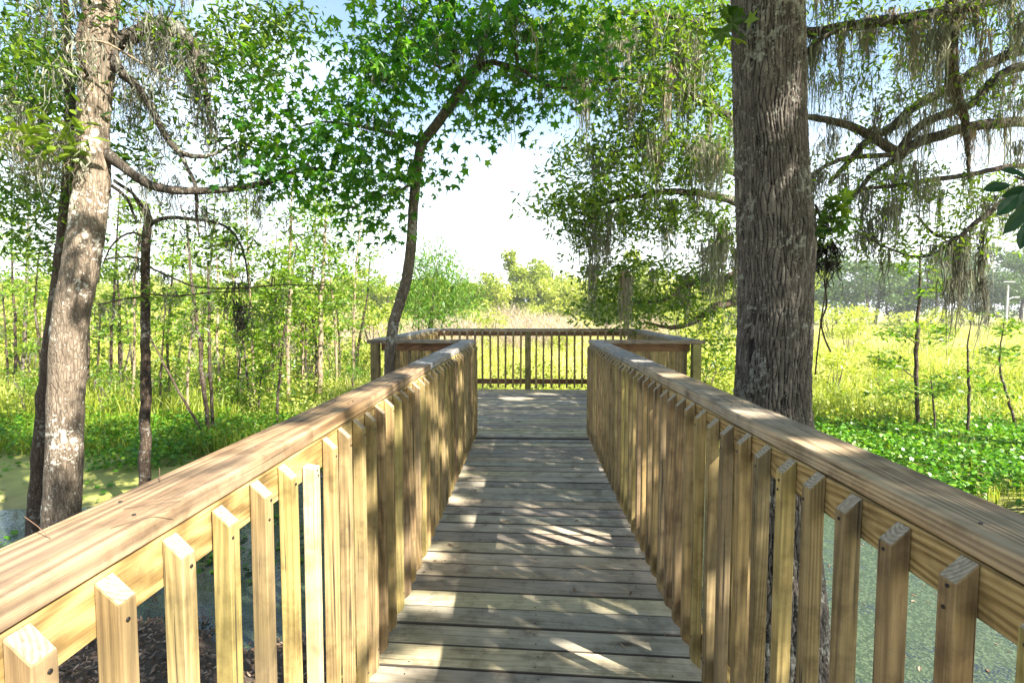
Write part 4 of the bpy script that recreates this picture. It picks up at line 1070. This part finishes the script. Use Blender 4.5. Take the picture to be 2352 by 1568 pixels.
T.nodes = list(twig_growth(T.twigs, T.nodes, cs, 0.006))
T.hang(T.on_wood(34, (1846, 2400, -60, 130)), (26, 50), (0.45, 1.4), 0.05, 0.009, 0.58)
T.hang(T.on_wood(90, (1846, 2400, 130, 480)), (14, 30), (0.25, 0.95), 0.055, 0.006, 0.45)
T.hang(T.on_wood(48, (1860, 2352, 60, 620)), (14, 28), (0.5, 1.6), 0.028, 0.008, 0.48)
T.hang([at(x, y, 7.2) for x, y in ((2050, 20), (2090, 30), (2130, 25), (2160, 20), (2210, 20), (2240, 30), (2262, 70), (2270, 130), (2330, 170), (2300, 210), (2340, 230), (2000, 60), (2020, 50), (2075, 60), (2185, 140), (2188, 180), (2230, 300), (2200, 260), (2180, 120))], (26, 44), (0.4, 1.0), 0.07, 0.007, 0.92)
T.hang([at(x, y, 6.8) for x, y in ((2005, 500), (2006, 520), (2177, 560), (2180, 640), (2257, 530), (2260, 580), (2255, 640), (2262, 700), (2215, 560), (2225, 620), (2205, 600), (2140, 560), (2060, 470), (1990, 440))], (24, 40), (0.8, 1.3), 0.035, 0.007, 0.25)
T.done('oak_leaf')

# ---- big-leaved branch tip at the right edge
base = at(2440, 470, 3.0)
br = thing('leafy_branch', 'dark broad leaved branch tip hanging close at the edge of the view', 'branch', tuple(base))
mb = MB()
tube(mb, catmull([at(2500, 470, 3.0), at(2420, 440, 3.0), at(2370, 420, 3.0), at(2330, 405, 3.0)], 5), np.linspace(.012, .005, 16), 6)
mb.build('stem', M['bark_dark'], br)
big = (np.array([(0, -.5, 0), (.11, -.3, .03), (.20, .05, .05), (.15, .3, .03), (0, .5, -.05), (-.15, .3, .03), (-.20, .05, .05), (-.11, -.3, .03), (0, 0, 0)]),
       np.array([(0, 1, 2, 8), (8, 2, 3, 4), (8, 4, 5, 6), (0, 8, 6, 7)]))
for (x, y, ang, s) in ((2290, 430, 100, .16), (2315, 470, 130, .19), (2335, 500, 150, .20), (2345, 405, 60, .16), (2325, 395, 80, .13), (2350, 540, 165, .17), (2352, 460, 150, .2), (2335, 440, 110, .15)):
    a = math.radians(ang)
    ax = np.array([-math.sin(a), 0.25*random.uniform(-1, 1), math.cos(a)]); ax /= np.linalg.norm(ax)
    nrm = np.array([0.15, -0.85, 0.5]) + rng.normal(size=3)*0.2; nrm -= ax*np.dot(ax, nrm); nrm /= np.linalg.norm(nrm)
    sd = np.cross(ax, nrm)
    W = (big[0] @ np.stack([sd, ax, nrm]))*s + at(x, y, 3.0 + random.uniform(-.1, .1))
    m_ = MB(); m_.add(W, big[1], 0.0)
    m_.build('leaf', M['broad_leaf'], br)

# ---- saplings
def sapling(label, pts, bark, leaf, tpl, lsize, clusters, per, spread, group, name='sapling', moss=0, up=0.6, tint=None, extra=()):
    d = pts[0][2]
    b = at(pts[0][0], pts[0][1], d)
    T = Plant(name, label, 'sapling', (b[0], b[1], min(b[2], gz(b[0], b[1]))), group, bark)
    # carry the stem down into the ground
    p0 = pts[0]
    foot = np.array([b[0], b[1], gz(b[0], b[1])-0.15])
    P = np.array([foot] + [at(*p[:3]) for p in pts]); R = np.array([p0[3]*d/FP*1.15] + [p[3]*p[2]/FP for p in pts])
    Q = catmull(np.column_stack([P, R]), 6)
    T.wood3('trunk', Q[:, :3], Q[:, 3], 7, 0.04, jit=0.25)
    for e in extra: T.wood('limb', e, 6)
    if clusters:
        cs = np.concatenate([in_ellipse(e[:6], e[6]) for e in clusters])
        T.leafcloud(cs, int(per*1.3), spread, tpl, lsize*1.1, up, 0.2, 0.38, r0=0.005, tint=tint)
    if moss: T.hang(T.on_wood(moss*3), (6, 16), (0.2, 0.7), 0.04, 0.007, 0.3)
    return T.done(leaf)
def zone(px):
    return ('between the pale trunk and the picture edge' if px < 150 else 'between the pale and arched trunks' if px < 330 else 'beyond the middle of the sunlit railing' if px < 640 else
            'just beside the leaning sweetgum' if px < 940 else 'straight behind the platform' if px < 1420 else 'behind the thick oak trunk' if px < 1880 else 'beyond the shaded railing')
GS = 'saplings standing in the marsh beyond the sunlit railing'
sapling('pale straight sapling with fresh leaves, tallest of those beyond the sunlit railing', [(665, 957, 12.9, 4.5), (661, 790, 12.9, 5), (668, 650, 12.9, 4.5), (668, 510, 12.9, 3), (672, 420, 12.9, 1.5)], 'bark_tan', 'fresh_leaf', OAK, 0.14,
        [(670, 560, 70, 90, 12.9, 1, 22), (660, 700, 70, 80, 12.9, 1, 14), (700, 470, 40, 60, 12.9, .8, 8)], 16, 0.2, GS)
sapling('leafy tan sapling growing nearest the platform on the sunlit railing side', [(737, 930, 14, 6), (735, 825, 14, 6), (738, 685, 14, 5), (745, 560, 14, 3), (750, 470, 14, 2)], 'bark_tan', 'fresh_leaf', OAK, 0.15,
        [(750, 540, 60, 90, 14, 1, 22), (740, 680, 60, 80, 14, 1, 16), (800, 620, 50, 70, 14, 1, 10), (780, 760, 50, 60, 14, 1, 8)], 16, 0.22, GS)
sapling('dark wavy sapling bending up through the branches right of the arched trunk', [(486, 1030, 10.2, 4), (469, 895, 10.2, 4.5), (455, 755, 10.2, 4), (441, 650, 10.2, 3), (430, 527, 10.2, 2), (415, 470, 10.2, 1)], 'bark_dark', 'fresh_leaf', OAK, 0.11, [(450, 740, 50, 80, 10.2, .6, 8)], 8, 0.15, GS, moss=4)
sapling('dark upright sapling with moss close beside the wavy one', [(491, 1030, 10.3, 4), (482, 825, 10.3, 3.5), (480, 685, 10.3, 2.5), (476, 600, 10.3, 1.2)], 'bark_dark', 'fresh_leaf', OAK, 0.11, [(490, 740, 50, 60, 10.3, .6, 6)], 8, 0.15, GS, moss=8)
sapling('dark straight sapling between the pale trunk and the arched trunk', [(283, 950, 13.7, 4.5), (276, 790, 13.7, 4), (273, 685, 13.7, 3), (268, 560, 13.7, 1.5)], 'bark_dark', 'fresh_leaf', OAK, 0.14, [(275, 720, 50, 80, 13.7, .8, 9)], 10, 0.2, GS)
sapling('reddish bare sapling left of the pale lichen trunk', [(52, 880, 16, 4), (60, 700, 16, 4), (65, 545, 16, 2.5), (66, 460, 16, 1)], 'bark_gum', 'fresh_leaf', OAK, 0.15, [(65, 600, 60, 60, 16, 1, 8), (30, 760, 50, 60, 16, 1, 8)], 12, 0.22, GS)
sapling('thin leaning sapling crossing low in front of the other stems', [(486, 1036, 9.8, 3), (440, 950, 10, 2.8), (385, 852, 10.3, 2.5), (340, 760, 10.6, 1.5)], 'bark_dark', 'fresh_leaf', OAK, 0.1, [(370, 800, 40, 40, 10.4, .5, 4)], 8, 0.15, GS)
thin = [((315, 925), (300, 800), (287, 700), .0, 15), ((648, 930), (640, 800), (632, 700), 1, 14), ((584, 985), (570, 880), (555, 740), 0, 11.8), ((630, 930), (628, 830), (632, 760), 1, 14.5), ((777, 905), (780, 790), (772, 700), 0, 16),
        ((705, 940), (703, 820), (702, 740), 0, 14), ((400, 900), (415, 800), (428, 740), 1, 16), ((540, 960), (548, 860), (560, 760), 0, 12.5), ((210, 960), (225, 830), (232, 700), 0, 12.8), ((365, 985), (370, 860), (380, 700), 0, 11.9),
        ((600, 985), (596, 900), (610, 830), 0, 12), ((520, 920), (515, 820), (525, 700), 1, 15.5), ((820, 880), (815, 780), (808, 680), 1, 18), ((20, 940), (15, 800), (5, 650), 0, 14), ((100, 900), (98, 800), (95, 690), 1, 16)]
for (a, b, c_, tan, D) in thin:
    sapling(f'{"slanting" if abs(a[0]-c_[0]) > 14 else "straight"} nearly bare {"tan" if tan else "dark"} sapling stem {zone(c_[0])}', [(*a, D, 2.6), (*b, D, 2.3), (*c_, D, 1.4)], 'bark_tan' if tan else 'bark_dark', 'fresh_leaf', OAK, 0.14,
            [(c_[0], c_[1]+20, 40, 60, D, .8, 7), (b[0], b[1], 40, 40, D, .6, 4)], 10, 0.2, GS, moss=2)
leafy = [(205, 950, 12.8, 520, 'dark'), (300, 975, 12, 470, 'tan'), (430, 990, 11.6, 560, 'tan'), (460, 950, 13.2, 430, 'dark'), (585, 960, 13.2, 430, 'tan'), (650, 945, 13.8, 600, 'dark'), (725, 925, 14.6, 560, 'dark'), (810, 900, 16.5, 480, 'tan'), (80, 960, 13, 560, 'dark'), (-20, 950, 13, 520, 'dark'), (250, 955, 12.5, 430, 'dark'), (395, 960, 12.6, 500, 'dark'), (515, 955, 13, 520, 'tan'), (560, 945, 13.5, 480, 'tan'), (610, 940, 14, 540, 'dark'), (700, 935, 14.2, 450, 'tan'), (775, 915, 15.5, 520, 'tan'), (820, 890, 17, 580, 'dark'), (30, 930, 14.5, 480, 'dark'), (635, 1000, 11, 560, 'dark')]
for (x, yb, D, yt, look) in leafy:
    ln_ = random.uniform(-45, 45); w = [x+ln_*f_+random.uniform(-12, 12) for f_ in (.35, .7, 1.0)]
    sapling(f'{"very tall" if yt < 450 else "tall" if yt < 500 else "medium" if yt < 545 else "short"} leafy {look} stemmed sapling {"leaning" if abs(ln_) > 22 else "upright"} {zone(x)}', [(x, yb, D, 3.2), (w[0], yb*.65+yt*.35, D, 3), (w[1], yb*.35+yt*.65, D, 2.3), (w[2], yt, D, 1)], 'bark_'+look, 'fresh_leaf', OAK, 0.12,
            [(w[2], yt+40, 40, 50, D, .8, 10), (w[1], yt*.7+yb*.3, 55, 60, D, 1, 14), (w[0], yt*.45+yb*.55, 55, 50, D, 1, 9)], 18, 0.19, GS, moss=3, tint=0.72)
GR = 'saplings in the marsh beyond the shaded railing'
sapling('upright sapling with layered leafy sprays, tallest beyond the shaded railing', [(2110, 1017, 10.7, 4.5), (2103, 860, 10.7, 4.5), (2107, 755, 10.7, 4), (2112, 643, 10.7, 2.5), (2114, 560, 10.7, 1.2)], 'bark_dark', 'fresh_leaf', OAK, 0.12,
        [(2060, 760, 45, 18, 10.7, .8, 9), (2040, 830, 45, 18, 10.7, .8, 9), (2060, 900, 60, 20, 10.7, .8, 9), (2150, 760, 40, 30, 10.7, .8, 7), (2130, 660, 50, 30, 10.7, .8, 8), (2140, 880, 50, 25, 10.7, .8, 8), (2090, 600, 40, 40, 10.7, .8, 6)], 16, 0.13, GR, up=1.1,
        extra=[[(2106, 790, 10.7, 2), (2070, 765, 10.6, 1.5), (2025, 750, 10.5, 1)], [(2104, 870, 10.7, 2), (2060, 840, 10.6, 1.5), (2010, 820, 10.5, 1)]])
sapling('crooked bare sapling standing between two leafy ones', [(2219, 1028, 10.3, 3), (2226, 895, 10.3, 3), (2222, 807, 10.3, 2), (2230, 740, 10.3, 1)], 'bark_dark', 'fresh_leaf', OAK, 0.11, [(2235, 880, 50, 40, 10.3, .6, 7)], 10, 0.13, GR, up=1.0)
sapling('leaning leafy sapling at the far edge beyond the shaded railing', [(2345, 1017, 10.7, 3), (2313, 912, 10.7, 3), (2296, 835, 10.7, 2), (2305, 740, 10.7, 1)], 'bark_dark', 'fresh_leaf', OAK, 0.12, [(2300, 820, 50, 30, 10.7, .8, 9), (2310, 740, 40, 30, 10.7, .8, 7), (2280, 900, 50, 25, 10.7, .8, 7)], 14, 0.13, GR, up=1.0)
sapling('short forked sapling at the foot of the tallest sprayed one', [(2149, 1025, 10.4, 2.5), (2145, 940, 10.4, 2), (2138, 870, 10.4, 1.2)], 'bark_dark', 'fresh_leaf', OAK, 0.11, [(2140, 880, 30, 25, 10.4, .6, 5)], 10, 0.12, GR)
# bright shrubby tree behind the platform
base = at(965, 905, 16)
T = Plant('willow_tree', 'feathery light green willow standing behind the platform', 'tree', (base[0], base[1], gz(base[0], base[1])), bark='bark_gum')
foot = np.array([base[0], base[1], gz(base[0], base[1])-.1])
for tip, r in (((1000, 640), .07), ((960, 660), .05), ((1040, 660), .05), ((1005, 600), .05)):
    e = at(tip[0], tip[1], 16)
    T.wood3('trunk', catmull([foot+rng.normal(size=3)*[.15, .15, 0], (foot*.5+e*.5)+rng.normal(size=3)*.12, e], 6), np.linspace(r, .015, 13), 7)
E = [(1000, 610, 45, 35, 16, 2, 26), (970, 660, 45, 40, 16, 2, 24), (1035, 645, 40, 35, 16, 2, 22), (1000, 700, 75, 35, 16, 2, 30), (960, 730, 60, 25, 15.5, 1.5, 12), (1060, 690, 40, 30, 16, 1.5, 10)]
T.leafcloud(np.concatenate([in_ellipse(e[:6], e[6]) for e in E]), 36, 0.27, SLIM, 0.20, 0.35, 0.9, 1.0, r0=0.008)
T.done('willow_leaf')

# ---- shrubs of the middle distance and far trees: prototypes, then copies
def bush_proto(name, label, cat, group, h, w, n, leaf, lsize, tint, bark='bark_gum', trunk_h=0.0, tpl=WIDE):
    T = Plant(name, label, cat, (0, 0, 0), group, bark)
    k = 1 if trunk_h else 5
    for i in range(k):
        a = rng.uniform(0, 6.28); e = np.array([math.cos(a)*w*.25*(k > 1), math.sin(a)*w*.25*(k > 1), h*.8])
        T.wood3('trunk' if trunk_h else 'stem', catmull([np.zeros(3)-[0, 0, .2], e*.5+rng.normal(size=3)*.05*h, e], 4), np.linspace(.03*h if trunk_h else .012*h, .006*h, 9), 6)
    nb = 14
    blobs = [(rng.normal(size=2)*w*.28, trunk_h+(h-trunk_h)*rng.uniform(.15, .92), w*rng.uniform(.16, .30)) for _ in range(nb)]
    cs = []
    for (xy, z, r) in blobs:
        m_ = n//nb
        v = rng.normal(size=(m_, 3)); v /= np.linalg.norm(v, axis=1)[:, None]
        v *= r*rng.uniform(.45, 1.05, (m_, 1)); v[:, 2] *= .75
        v += np.array([xy[0], xy[1], z]); cs.append(v)
    P = np.concatenate(cs); P[:, 2] = np.maximum(P[:, 2], 0.1)
    scatter(T.crown, tpl, P, lsize, .5, .2, np.clip(rng.normal(tint, .2, len(P)), 0, 1))
    return T.done(leaf)
def twig_proto(name, label, group, h, w, n):
    T = Plant(name, label, 'shrub', (0, 0, 0), group, 'bark_tan')
    T.wood3('stem', catmull([np.array([0, 0, -.2]), np.array([.05, 0, h*.4]), np.array([0, .1, h*.8])], 4), np.linspace(.03, .01, 9), 5)
    mb = MB()
    for i in range(n):
        b = rng.normal(size=2)*w*.25; e = b + rng.normal(size=2)*w*.25
        z0 = rng.uniform(0, h*.6); z1 = z0 + h*rng.uniform(.2, .45)
        p = np.array([b[0], b[1], z0]); q = np.array([e[0], e[1], min(z1, h)])
        s = np.array([rng.normal(), rng.normal(), 0]); s /= np.linalg.norm(s); s *= .012+.01*rng.random()
        mb.add([p-s, p+s, q+s*.3, q-s*.3], [(0, 1, 2, 3)], np.clip(rng.normal(.45, .25), 0, .85))
    P = np.stack([rng.normal(size=n//3)*w*.33, rng.normal(size=n//3)*w*.33, rng.uniform(.1, 1, n//3)*h], -1)
    scatter(mb, WIDE, P, .11, .4, .2, np.full(len(P), 1.0))
    mb.build('crown', M['brush'], T.root)
    return T.root

GB = 'shrubs across the open marsh'
GP = 'bare brush across the open marsh'
GFT = 'trees along the far side of the marsh'
GD = 'dark tree line beyond the shaded railing'
bushes = [(bush_proto('marsh_shrub', '', 'shrub', GB, 1.9, 2.2, 900, 'far_leaf', .17, .6), 'round yellow green'), (bush_proto('marsh_shrub', '', 'shrub', GB, 2.6, 2.4, 1200, 'far_leaf', .17, .5), 'tall mid green'), (bush_proto('marsh_shrub', '', 'shrub', GB, 1.4, 2.0, 700, 'far_leaf', .16, .8), 'low pale yellow')]
leafies = [(bush_proto('leafy_shrub', '', 'shrub', 'leafy shrubs at the edge of the pond', 1.5, 1.5, 1100, 'fresh_leaf', .11, .5, tpl=OAK), 'fresh green'), (bush_proto('leafy_shrub', '', 'shrub', 'leafy shrubs at the edge of the pond', 1.1, 1.7, 1000, 'fresh_leaf', .10, .65, tpl=OAK), 'low spreading green')]
brushes = [(twig_proto('bare_brush', '', GP, 2.2, 2.6, 700), 'tall pinkish'), (twig_proto('bare_brush', '', GP, 1.7, 3.0, 700), 'low spreading pinkish')]
fars = [(bush_proto('far_tree', '', 'tree', GFT, 7.0, 5.5, 4200, 'far_leaf', .36, .45, 'bark_grey', .3), 'broad mid green'), (bush_proto('far_tree', '', 'tree', GFT, 5.5, 5.0, 4000, 'far_leaf', .34, .6, 'bark_grey', .2), 'low yellow green'), (bush_proto('far_tree', '', 'tree', GFT, 8.0, 5.0, 4200, 'far_leaf', .36, .3, 'bark_grey', .4), 'tall deep green')]
darks = [(bush_proto('dark_far_tree', '', 'tree', GD, 11.0, 9.0, 3200, 'dark_far_leaf', .5, .55, 'bark_grey', .3), 'broad'), (bush_proto('dark_far_tree', '', 'tree', GD, 13.0, 8.5, 3200, 'dark_far_leaf', .5, .4, 'bark_grey', .4), 'tall')]
used = set()
def put(protos, kind, px, D, sc=1.0):
    o, look = random.choice(protos)
    x, y = (px-1215)/FP*D, D
    d = 'near' if D < 26 else 'farther' if D < 44 else 'far'
    lab = {'leafy': f'{look} leafy shrub at the pond edge {zone(px)}', 'shrub': f'{look} marsh shrub, {d}, {zone(px)}', 'brush': f'{look} bare brush clump, {d}, {zone(px)}', 'far': f'{look} tree across the marsh {zone(px)}',
           'dark': f'{look} dark hazy tree in the line {"close to the thick trunk" if px < 2000 else "behind the tallest sprayed sapling" if px < 2220 else "by the utility pole"}'}[kind]
    if o.name not in used:
        used.add(o.name); o.location = (x, y, gz(x, y)); o.rotation_euler = (0, 0, random.uniform(0, 6.28)); o.scale = (sc, sc, sc); o['label'] = lab
    else:
        copy_tree(o, (x, y, gz(x, y)), random.uniform(0, 6.28), sc, lab)
for px, D, s in ((1290, 30, .8), (1120, 34, .9), (860, 26, 1.1), (800, 24, .9), (640, 26, 1.1), (560, 22, .9), (470, 24, 1.1), (400, 28, 1.2), (330, 24, 1.0), (240, 26, 1.3), (160, 22, .9), (60, 24, 1.2), (-40, 28, 1.2), (-120, 22, 1.0), (720, 34, 1.3),
               (520, 36, 1.4), (300, 38, 1.5), (100, 36, 1.5), (1900, 40, 1.1), (1960, 46, 1.1), (2060, 50, 1.2), (2160, 44, 1.0), (2280, 48, 1.1), (2380, 42, 1.0), (1700, 26, .9), (1560, 40, 1.0), (1660, 46, 1.2), (2480, 40, 1.2), (1940, 26, .7), (2330, 30, .8), (2100, 30, .7), (1340, 48, 1.1), (1230, 52, 1.1), (900, 44, 1.2), (2000, 20, .55), (1900, 15, .5), (2420, 22, .7),
               (590, 17, .8), (450, 17, .8), (240, 17, .9), (30, 17, .9), (700, 19, .8), (380, 19, .9), (520, 19, .8), (110, 19, 1.0), (620, 46, 1.6), (440, 48, 1.7), (200, 48, 1.8), (0, 48, 1.8), (780, 48, 1.6), (310, 30, 1.3), (570, 30, 1.3), (20, 32, 1.4), (-200, 34, 1.6), (820, 19, .7), (1950, 18, .45), (2060, 17, .4), (2250, 18, .45), (1910, 22, .6), (1640, 18, .8), (1610, 15, .6), (1690, 14, .6), (1580, 22, .9)):
    put(bushes, 'shrub', px, D, s)
for px, D, s in ((30, 11.5, .8), (110, 13, 1.0), (225, 11.5, .8), (290, 13.5, 1.1), (365, 12.5, .7), (420, 13.8, 1.1), (500, 12.2, .8), (555, 14, 1.1), (620, 13, .8), (690, 15, 1.1), (760, 16, 1.0), (805, 14.5, .7), (1925, 12.5, .5), (2020, 14, .6), (2170, 15, .6), (2330, 14, .7)):
    put(leafies, 'leafy', px, D, s)
for px, D, s in ((1090, 40, 1.0), (1150, 46, 1.1), (1200, 40, 1.0), (1260, 44, 1.1), (1310, 38, 1.0), (1130, 36, .9), (1240, 36, .8), (880, 40, 1.1), (820, 44, 1.2), (760, 38, 1.0), (930, 46, 1.2), (600, 40, 1.2), (430, 42, 1.2), (1400, 42, 1.0), (1500, 46, 1.1), (200, 40, 1.2), (20, 42, 1.3), (690, 46, 1.3), (1180, 54, 1.4), (1280, 56, 1.3), (1080, 54, 1.3), (1950, 34, .5), (860, 32, .8), (1060, 30, .7),
               (1290, 33, .8), (1180, 31, .7), (1220, 46, 1.2), (1110, 50, 1.3), (540, 30, .9), (640, 34, 1.0), (750, 29, .8), (350, 34, 1.0), (120, 30, .9), (1040, 45, 1.2), (980, 40, 1.1)):
    put(brushes, 'brush', px, D, s)
for i in range(104):
    px = -200 + 2000*i/103 + random.uniform(-12, 12); D = random.uniform(60, 82)
    s = random.uniform(.78, 1.15)*(1.0 if 1050 < px < 1350 else .95)
    if 1215 < px < 1290: s *= 1.15
    put(fars, 'far', px, D, s)
for i in range(34):
    px = 1800 + 900*i/33 + random.uniform(-12, 12); D = random.uniform(80, 100)
    put(darks, 'dark', px, D, random.uniform(.75, 1.05))

# ---- utility pole with a street lamp, far right
b = at(2312, 715, 70); zb = gz(b[0], b[1])
pole = thing('utility_pole', 'slim pale utility pole with a lamp arm before the dark trees', 'utility pole', (b[0], b[1], zb))
mb = MB(); tube(mb, [(b[0], b[1], zb-.2), (b[0], b[1], at(2312, 655, 70)[2])], [.13, .10], 10); mb.build('shaft', M['metal'], pole)
mb = MB(); z1 = at(2312, 690, 70)[2]
tube(mb, catmull([(b[0], b[1], z1), (b[0]+.4, b[1], z1+.3), (b[0]+.9, b[1], z1+.42)], 5), .045, 6); mb.build('lamp_arm', M['metal'], pole)
me = bar_mesh('lamp_head', .55, .28, .14, M['metal'], .04, 2); place('lamp_head', me, (b[0]+1.1, b[1], z1+.42), pole)
me = bar_mesh('crossarm', 1.4, .1, .12, M['metal'], .01, 1); place('crossarm', me, (b[0], b[1]-.14, zb+6.0), pole)
for k, dz in enumerate((6.12, 5.6, 5.1)):
    o = thing('overhead_wire', ('topmost', 'middle', 'lowest')[k]+' of the thin overhead wires running past the utility pole', 'wire', (b[0], b[1], zb+dz), 'overhead wires')
    mb = MB(); tt = np.linspace(-1, 1, 25)
    tube(mb, np.stack([b[0]+tt*45, np.full(25, b[1]-.25), zb+dz-.9+.9*np.abs(np.cos(tt*np.pi))], -1), .02, 4); mb.build('strand', M['nail'], o)

# ------------------------------------------------------------------ ground growth
def field(n, xr, Dr, hmin, hmax, wid, mask, tintf, name, label, mat):
    D = Dr[0]*(Dr[1]/Dr[0])**rng.random(n)
    x = rng.uniform(*xr, n)*D
    ok = mask(x, D)
    x, y = x[ok], D[ok]
    n = len(x)
    z = ground_z(x, y)
    h = rng.uniform(hmin, hmax, n)*(0.75+0.35*wnoise(x, y, 3.0, 12))
    w = wid*(0.6+0.05*y)*rng.uniform(.6, 1.3, n)
    a = rng.uniform(0, np.pi, n)
    s = np.stack([np.cos(a)*w, np.sin(a)*w, np.zeros(n)], -1)
    lean = rng.normal(size=(n, 2))*0.22*h[:, None]
    p = np.stack([x, y, z-.03], -1)
    m_ = p + np.concatenate([lean*.4, (h*.6)[:, None]], 1)
    q = p + np.concatenate([lean*1.2, h[:, None]], 1)
    V = np.stack([p-s*.7, p+s*.7, m_+s*.6, m_-s*.6, q], 1).reshape(-1, 3)
    b = np.arange(n)*5
    mb = MB()
    tt = np.clip(tintf(x, y)+rng.normal(size=n)*.14, 0, 1)
    mb.add(V, np.stack([b, b+1, b+2, b+3], -1), tt)
    mb.add(np.zeros((0, 3)), np.zeros((0, 3), int), np.zeros(0))
    mb.f[-1] = np.stack([b+3, b+2, b+4], -1); mb.t[-1] = tt
    o = mb.build(name, M[mat])
    return tag(o, label, kind='stuff')
dry = lambda x, y: wnoise(x, y, 9, 21) + 0.5*wnoise(x, y, 3.5, 22)
field(120000, (-1.25, 1.3), (11, 75), .35, .95, .012, lambda x, y: pond_edge(x, y) < -0.15, lambda x, y: .45+.18*dry(x, y)+.22*np.clip((y-14)/20, 0, 1), 'marsh_grass', 'tall yellow green grass filling the open marsh', 'grass')
field(15000, (-1.1, -0.12), (8.8, 15), .2, .55, .009, lambda x, y: (pond_edge(x, y) < .22), lambda x, y: .18+.12*dry(x, y), 'bank_grass', 'darker green grass along the pond bank', 'grass')

def cover(n, fx, name, label, size, mask, mat, zr, up, tpl=ROUND, tint=None):
    x, y = fx(n)
    ok = mask(x, y); x, y = x[ok], y[ok]
    z = np.maximum(ground_z(x, y), GZ) + rng.uniform(*zr, len(x))
    mb = MB()
    scatter(mb, tpl, np.stack([x, y, z], -1), size, up, .1, tint(x, y) if tint else None)
    return tag(mb.build(name, M[mat]), label, kind='stuff')
def region(x0, x1, y0, y1):
    return lambda n: (rng.uniform(x0, x1, n), rng.uniform(y0, y1, n))
def wedge(s0, s1, y0, y1):
    def f(n):
        y = rng.uniform(y0, y1, n); return rng.uniform(s0, s1, n)*y, y
    return f
cover(62000, wedge(.38, 1.15, 6.0, 14.5), 'pennywort_cover', 'bright green round leaved plants spreading over the water beyond the shaded railing', .06,
      lambda x, y: (wnoise(x, y, 1.3, 41)*.5 + (y-7.1)*.55 + (x-5.5)*.12 > 0) & (wnoise(x, y, .55, 45)+.25*(y-7.5) > -.45), 'cover', (.02, .34), .7)
field(9000, (.36, 1.2), (7.2, 14), .18, .5, .010, lambda x, y: wnoise(x, y, 1.0, 46) > .0, lambda x, y: .25+.15*dry(x, y), 'cover_grass', 'grassy blades standing up through the round leaved plants', 'grass')
cover(42000, wedge(-1.1, -.16, 7.0, 14), 'bank_cover', 'low green leafy plants along the shaded bank behind the sunlit railing', .06,
      lambda x, y: (wnoise(x, y, 1.1, 43)*.6 + (y-8.6)*.5 > 0), 'cover', (.02, .34), .8)
cover(1200, wedge(-1.1, -.3, 4.8, 8.6), 'floating_cover', 'small green leaves floating in patches on the dark pond', .07,
      lambda x, y: wnoise(x, y, 1.0, 44) > .25, 'cover', (.006, .05), 1.5)
cover(26000, region(-7, -.9, .4, 4.9), 'leaf_litter', 'brown fallen leaves heaped on the bank under the sunlit railing', .05,
      lambda x, y: litter_bank(x, y) > .55, 'litter', (.0, .035), 1.0, OAK)
cover(500, region(.9, 7.5, 1.5, 6.5), 'floating_leaves', 'scattered dead leaves floating on the duckweed', .06,
      lambda x, y: pond_edge(x, y) > .1, 'litter', (.004, .008), 6.0, OAK)

def weeds(n):
    D = 10.5*(5.5)**rng.random(n); return rng.uniform(-1.25, 1.3, n)*D, D
def weed_tint(x, y):
    return np.clip(.55+.25*dry(x, y)+rng.normal(size=len(x))*.2, 0, 1)
x, y = weeds(150000)
ok = (pond_edge(x, y) < -0.1) & (wnoise(x, y, 1.6, 61)+.5*wnoise(x, y, 5, 62) > .1)
x, y = x[ok], y[ok]
mb = MB()
hh = .55+.45*np.clip(wnoise(x, y, 2.2, 63), -1, 1)
scatter(mb, WIDE, np.stack([x, y, ground_z(x, y)+hh*rng.uniform(.3, 1.35, len(x))], -1), .085, .4, .2, weed_tint(x, y))
tag(mb.build('marsh_weeds', M['far_leaf']), 'bushy yellow green weeds mixed through the marsh grass', kind='stuff')
# small litter on the boards and needles on the sunlit cap rail
mb = MB()
n = 110
sd_ = rng.choice([-1, 1], n)*(.64-np.abs(rng.normal(size=n))*.22)
scatter(mb, OAK, np.stack([.033+np.clip(sd_, -.62, .62), rng.uniform(1.2, 9.5, n), np.full(n, .005)], -1), .034, 4, 0)
tag(mb.build('fallen_leaves', M['litter']), 'small dry leaves scattered on the boards', kind='stuff')
mb = MB()
for (x, y, a, l) in ((-.70, .88, .4, .09), (-.68, .93, 1.3, .08), (-.735, 1.02, 2.2, .07), (-.66, .80, .9, .10), (-.72, .76, 2.7, .08), (-.69, 1.3, .2, .07)):
    d = np.array([math.cos(a), math.sin(a), .25*random.random()])*l
    tube(mb, [np.array([x, y, CAPT+.001]), np.array([x, y, CAPT+.004])+d*.5, np.array([x, y, CAPT+.002])+d], .0007, 4)
tag(mb.build('pine_needles', M['litter']), 'dry pine needles lying on the sunlit cap rail', kind='stuff')

# ------------------------------------------------------------------ air
hm = bpy.data.materials.new('haze'); hm.use_nodes = True
hn = hm.node_tree; hn.nodes.clear()
ho = hn.nodes.new('ShaderNodeOutputMaterial'); pv = hn.nodes.new('ShaderNodeVolumePrincipled')
pv.inputs['Color'].default_value = (0.93, 0.96, 1.0, 1); pv.inputs['Density'].default_value = 0.0008; pv.inputs['Anisotropy'].default_value = 0.2
hn.links.new(pv.outputs[0], ho.inputs['Volume'])
bm = bmesh.new(); bmesh.ops.create_cube(bm, size=1)
for v in bm.verts:
    v.co.x *= 1860; v.co.y *= 1860; v.co.z = -4.0 if v.co.z < 0 else 16.5
me = bpy.data.meshes.new('haze'); bm.to_mesh(me); bm.free(); me.materials.append(hm)
tag(link(bpy.data.objects.new('haze', me)), 'thin pale summer haze over the marsh', kind='stuff')
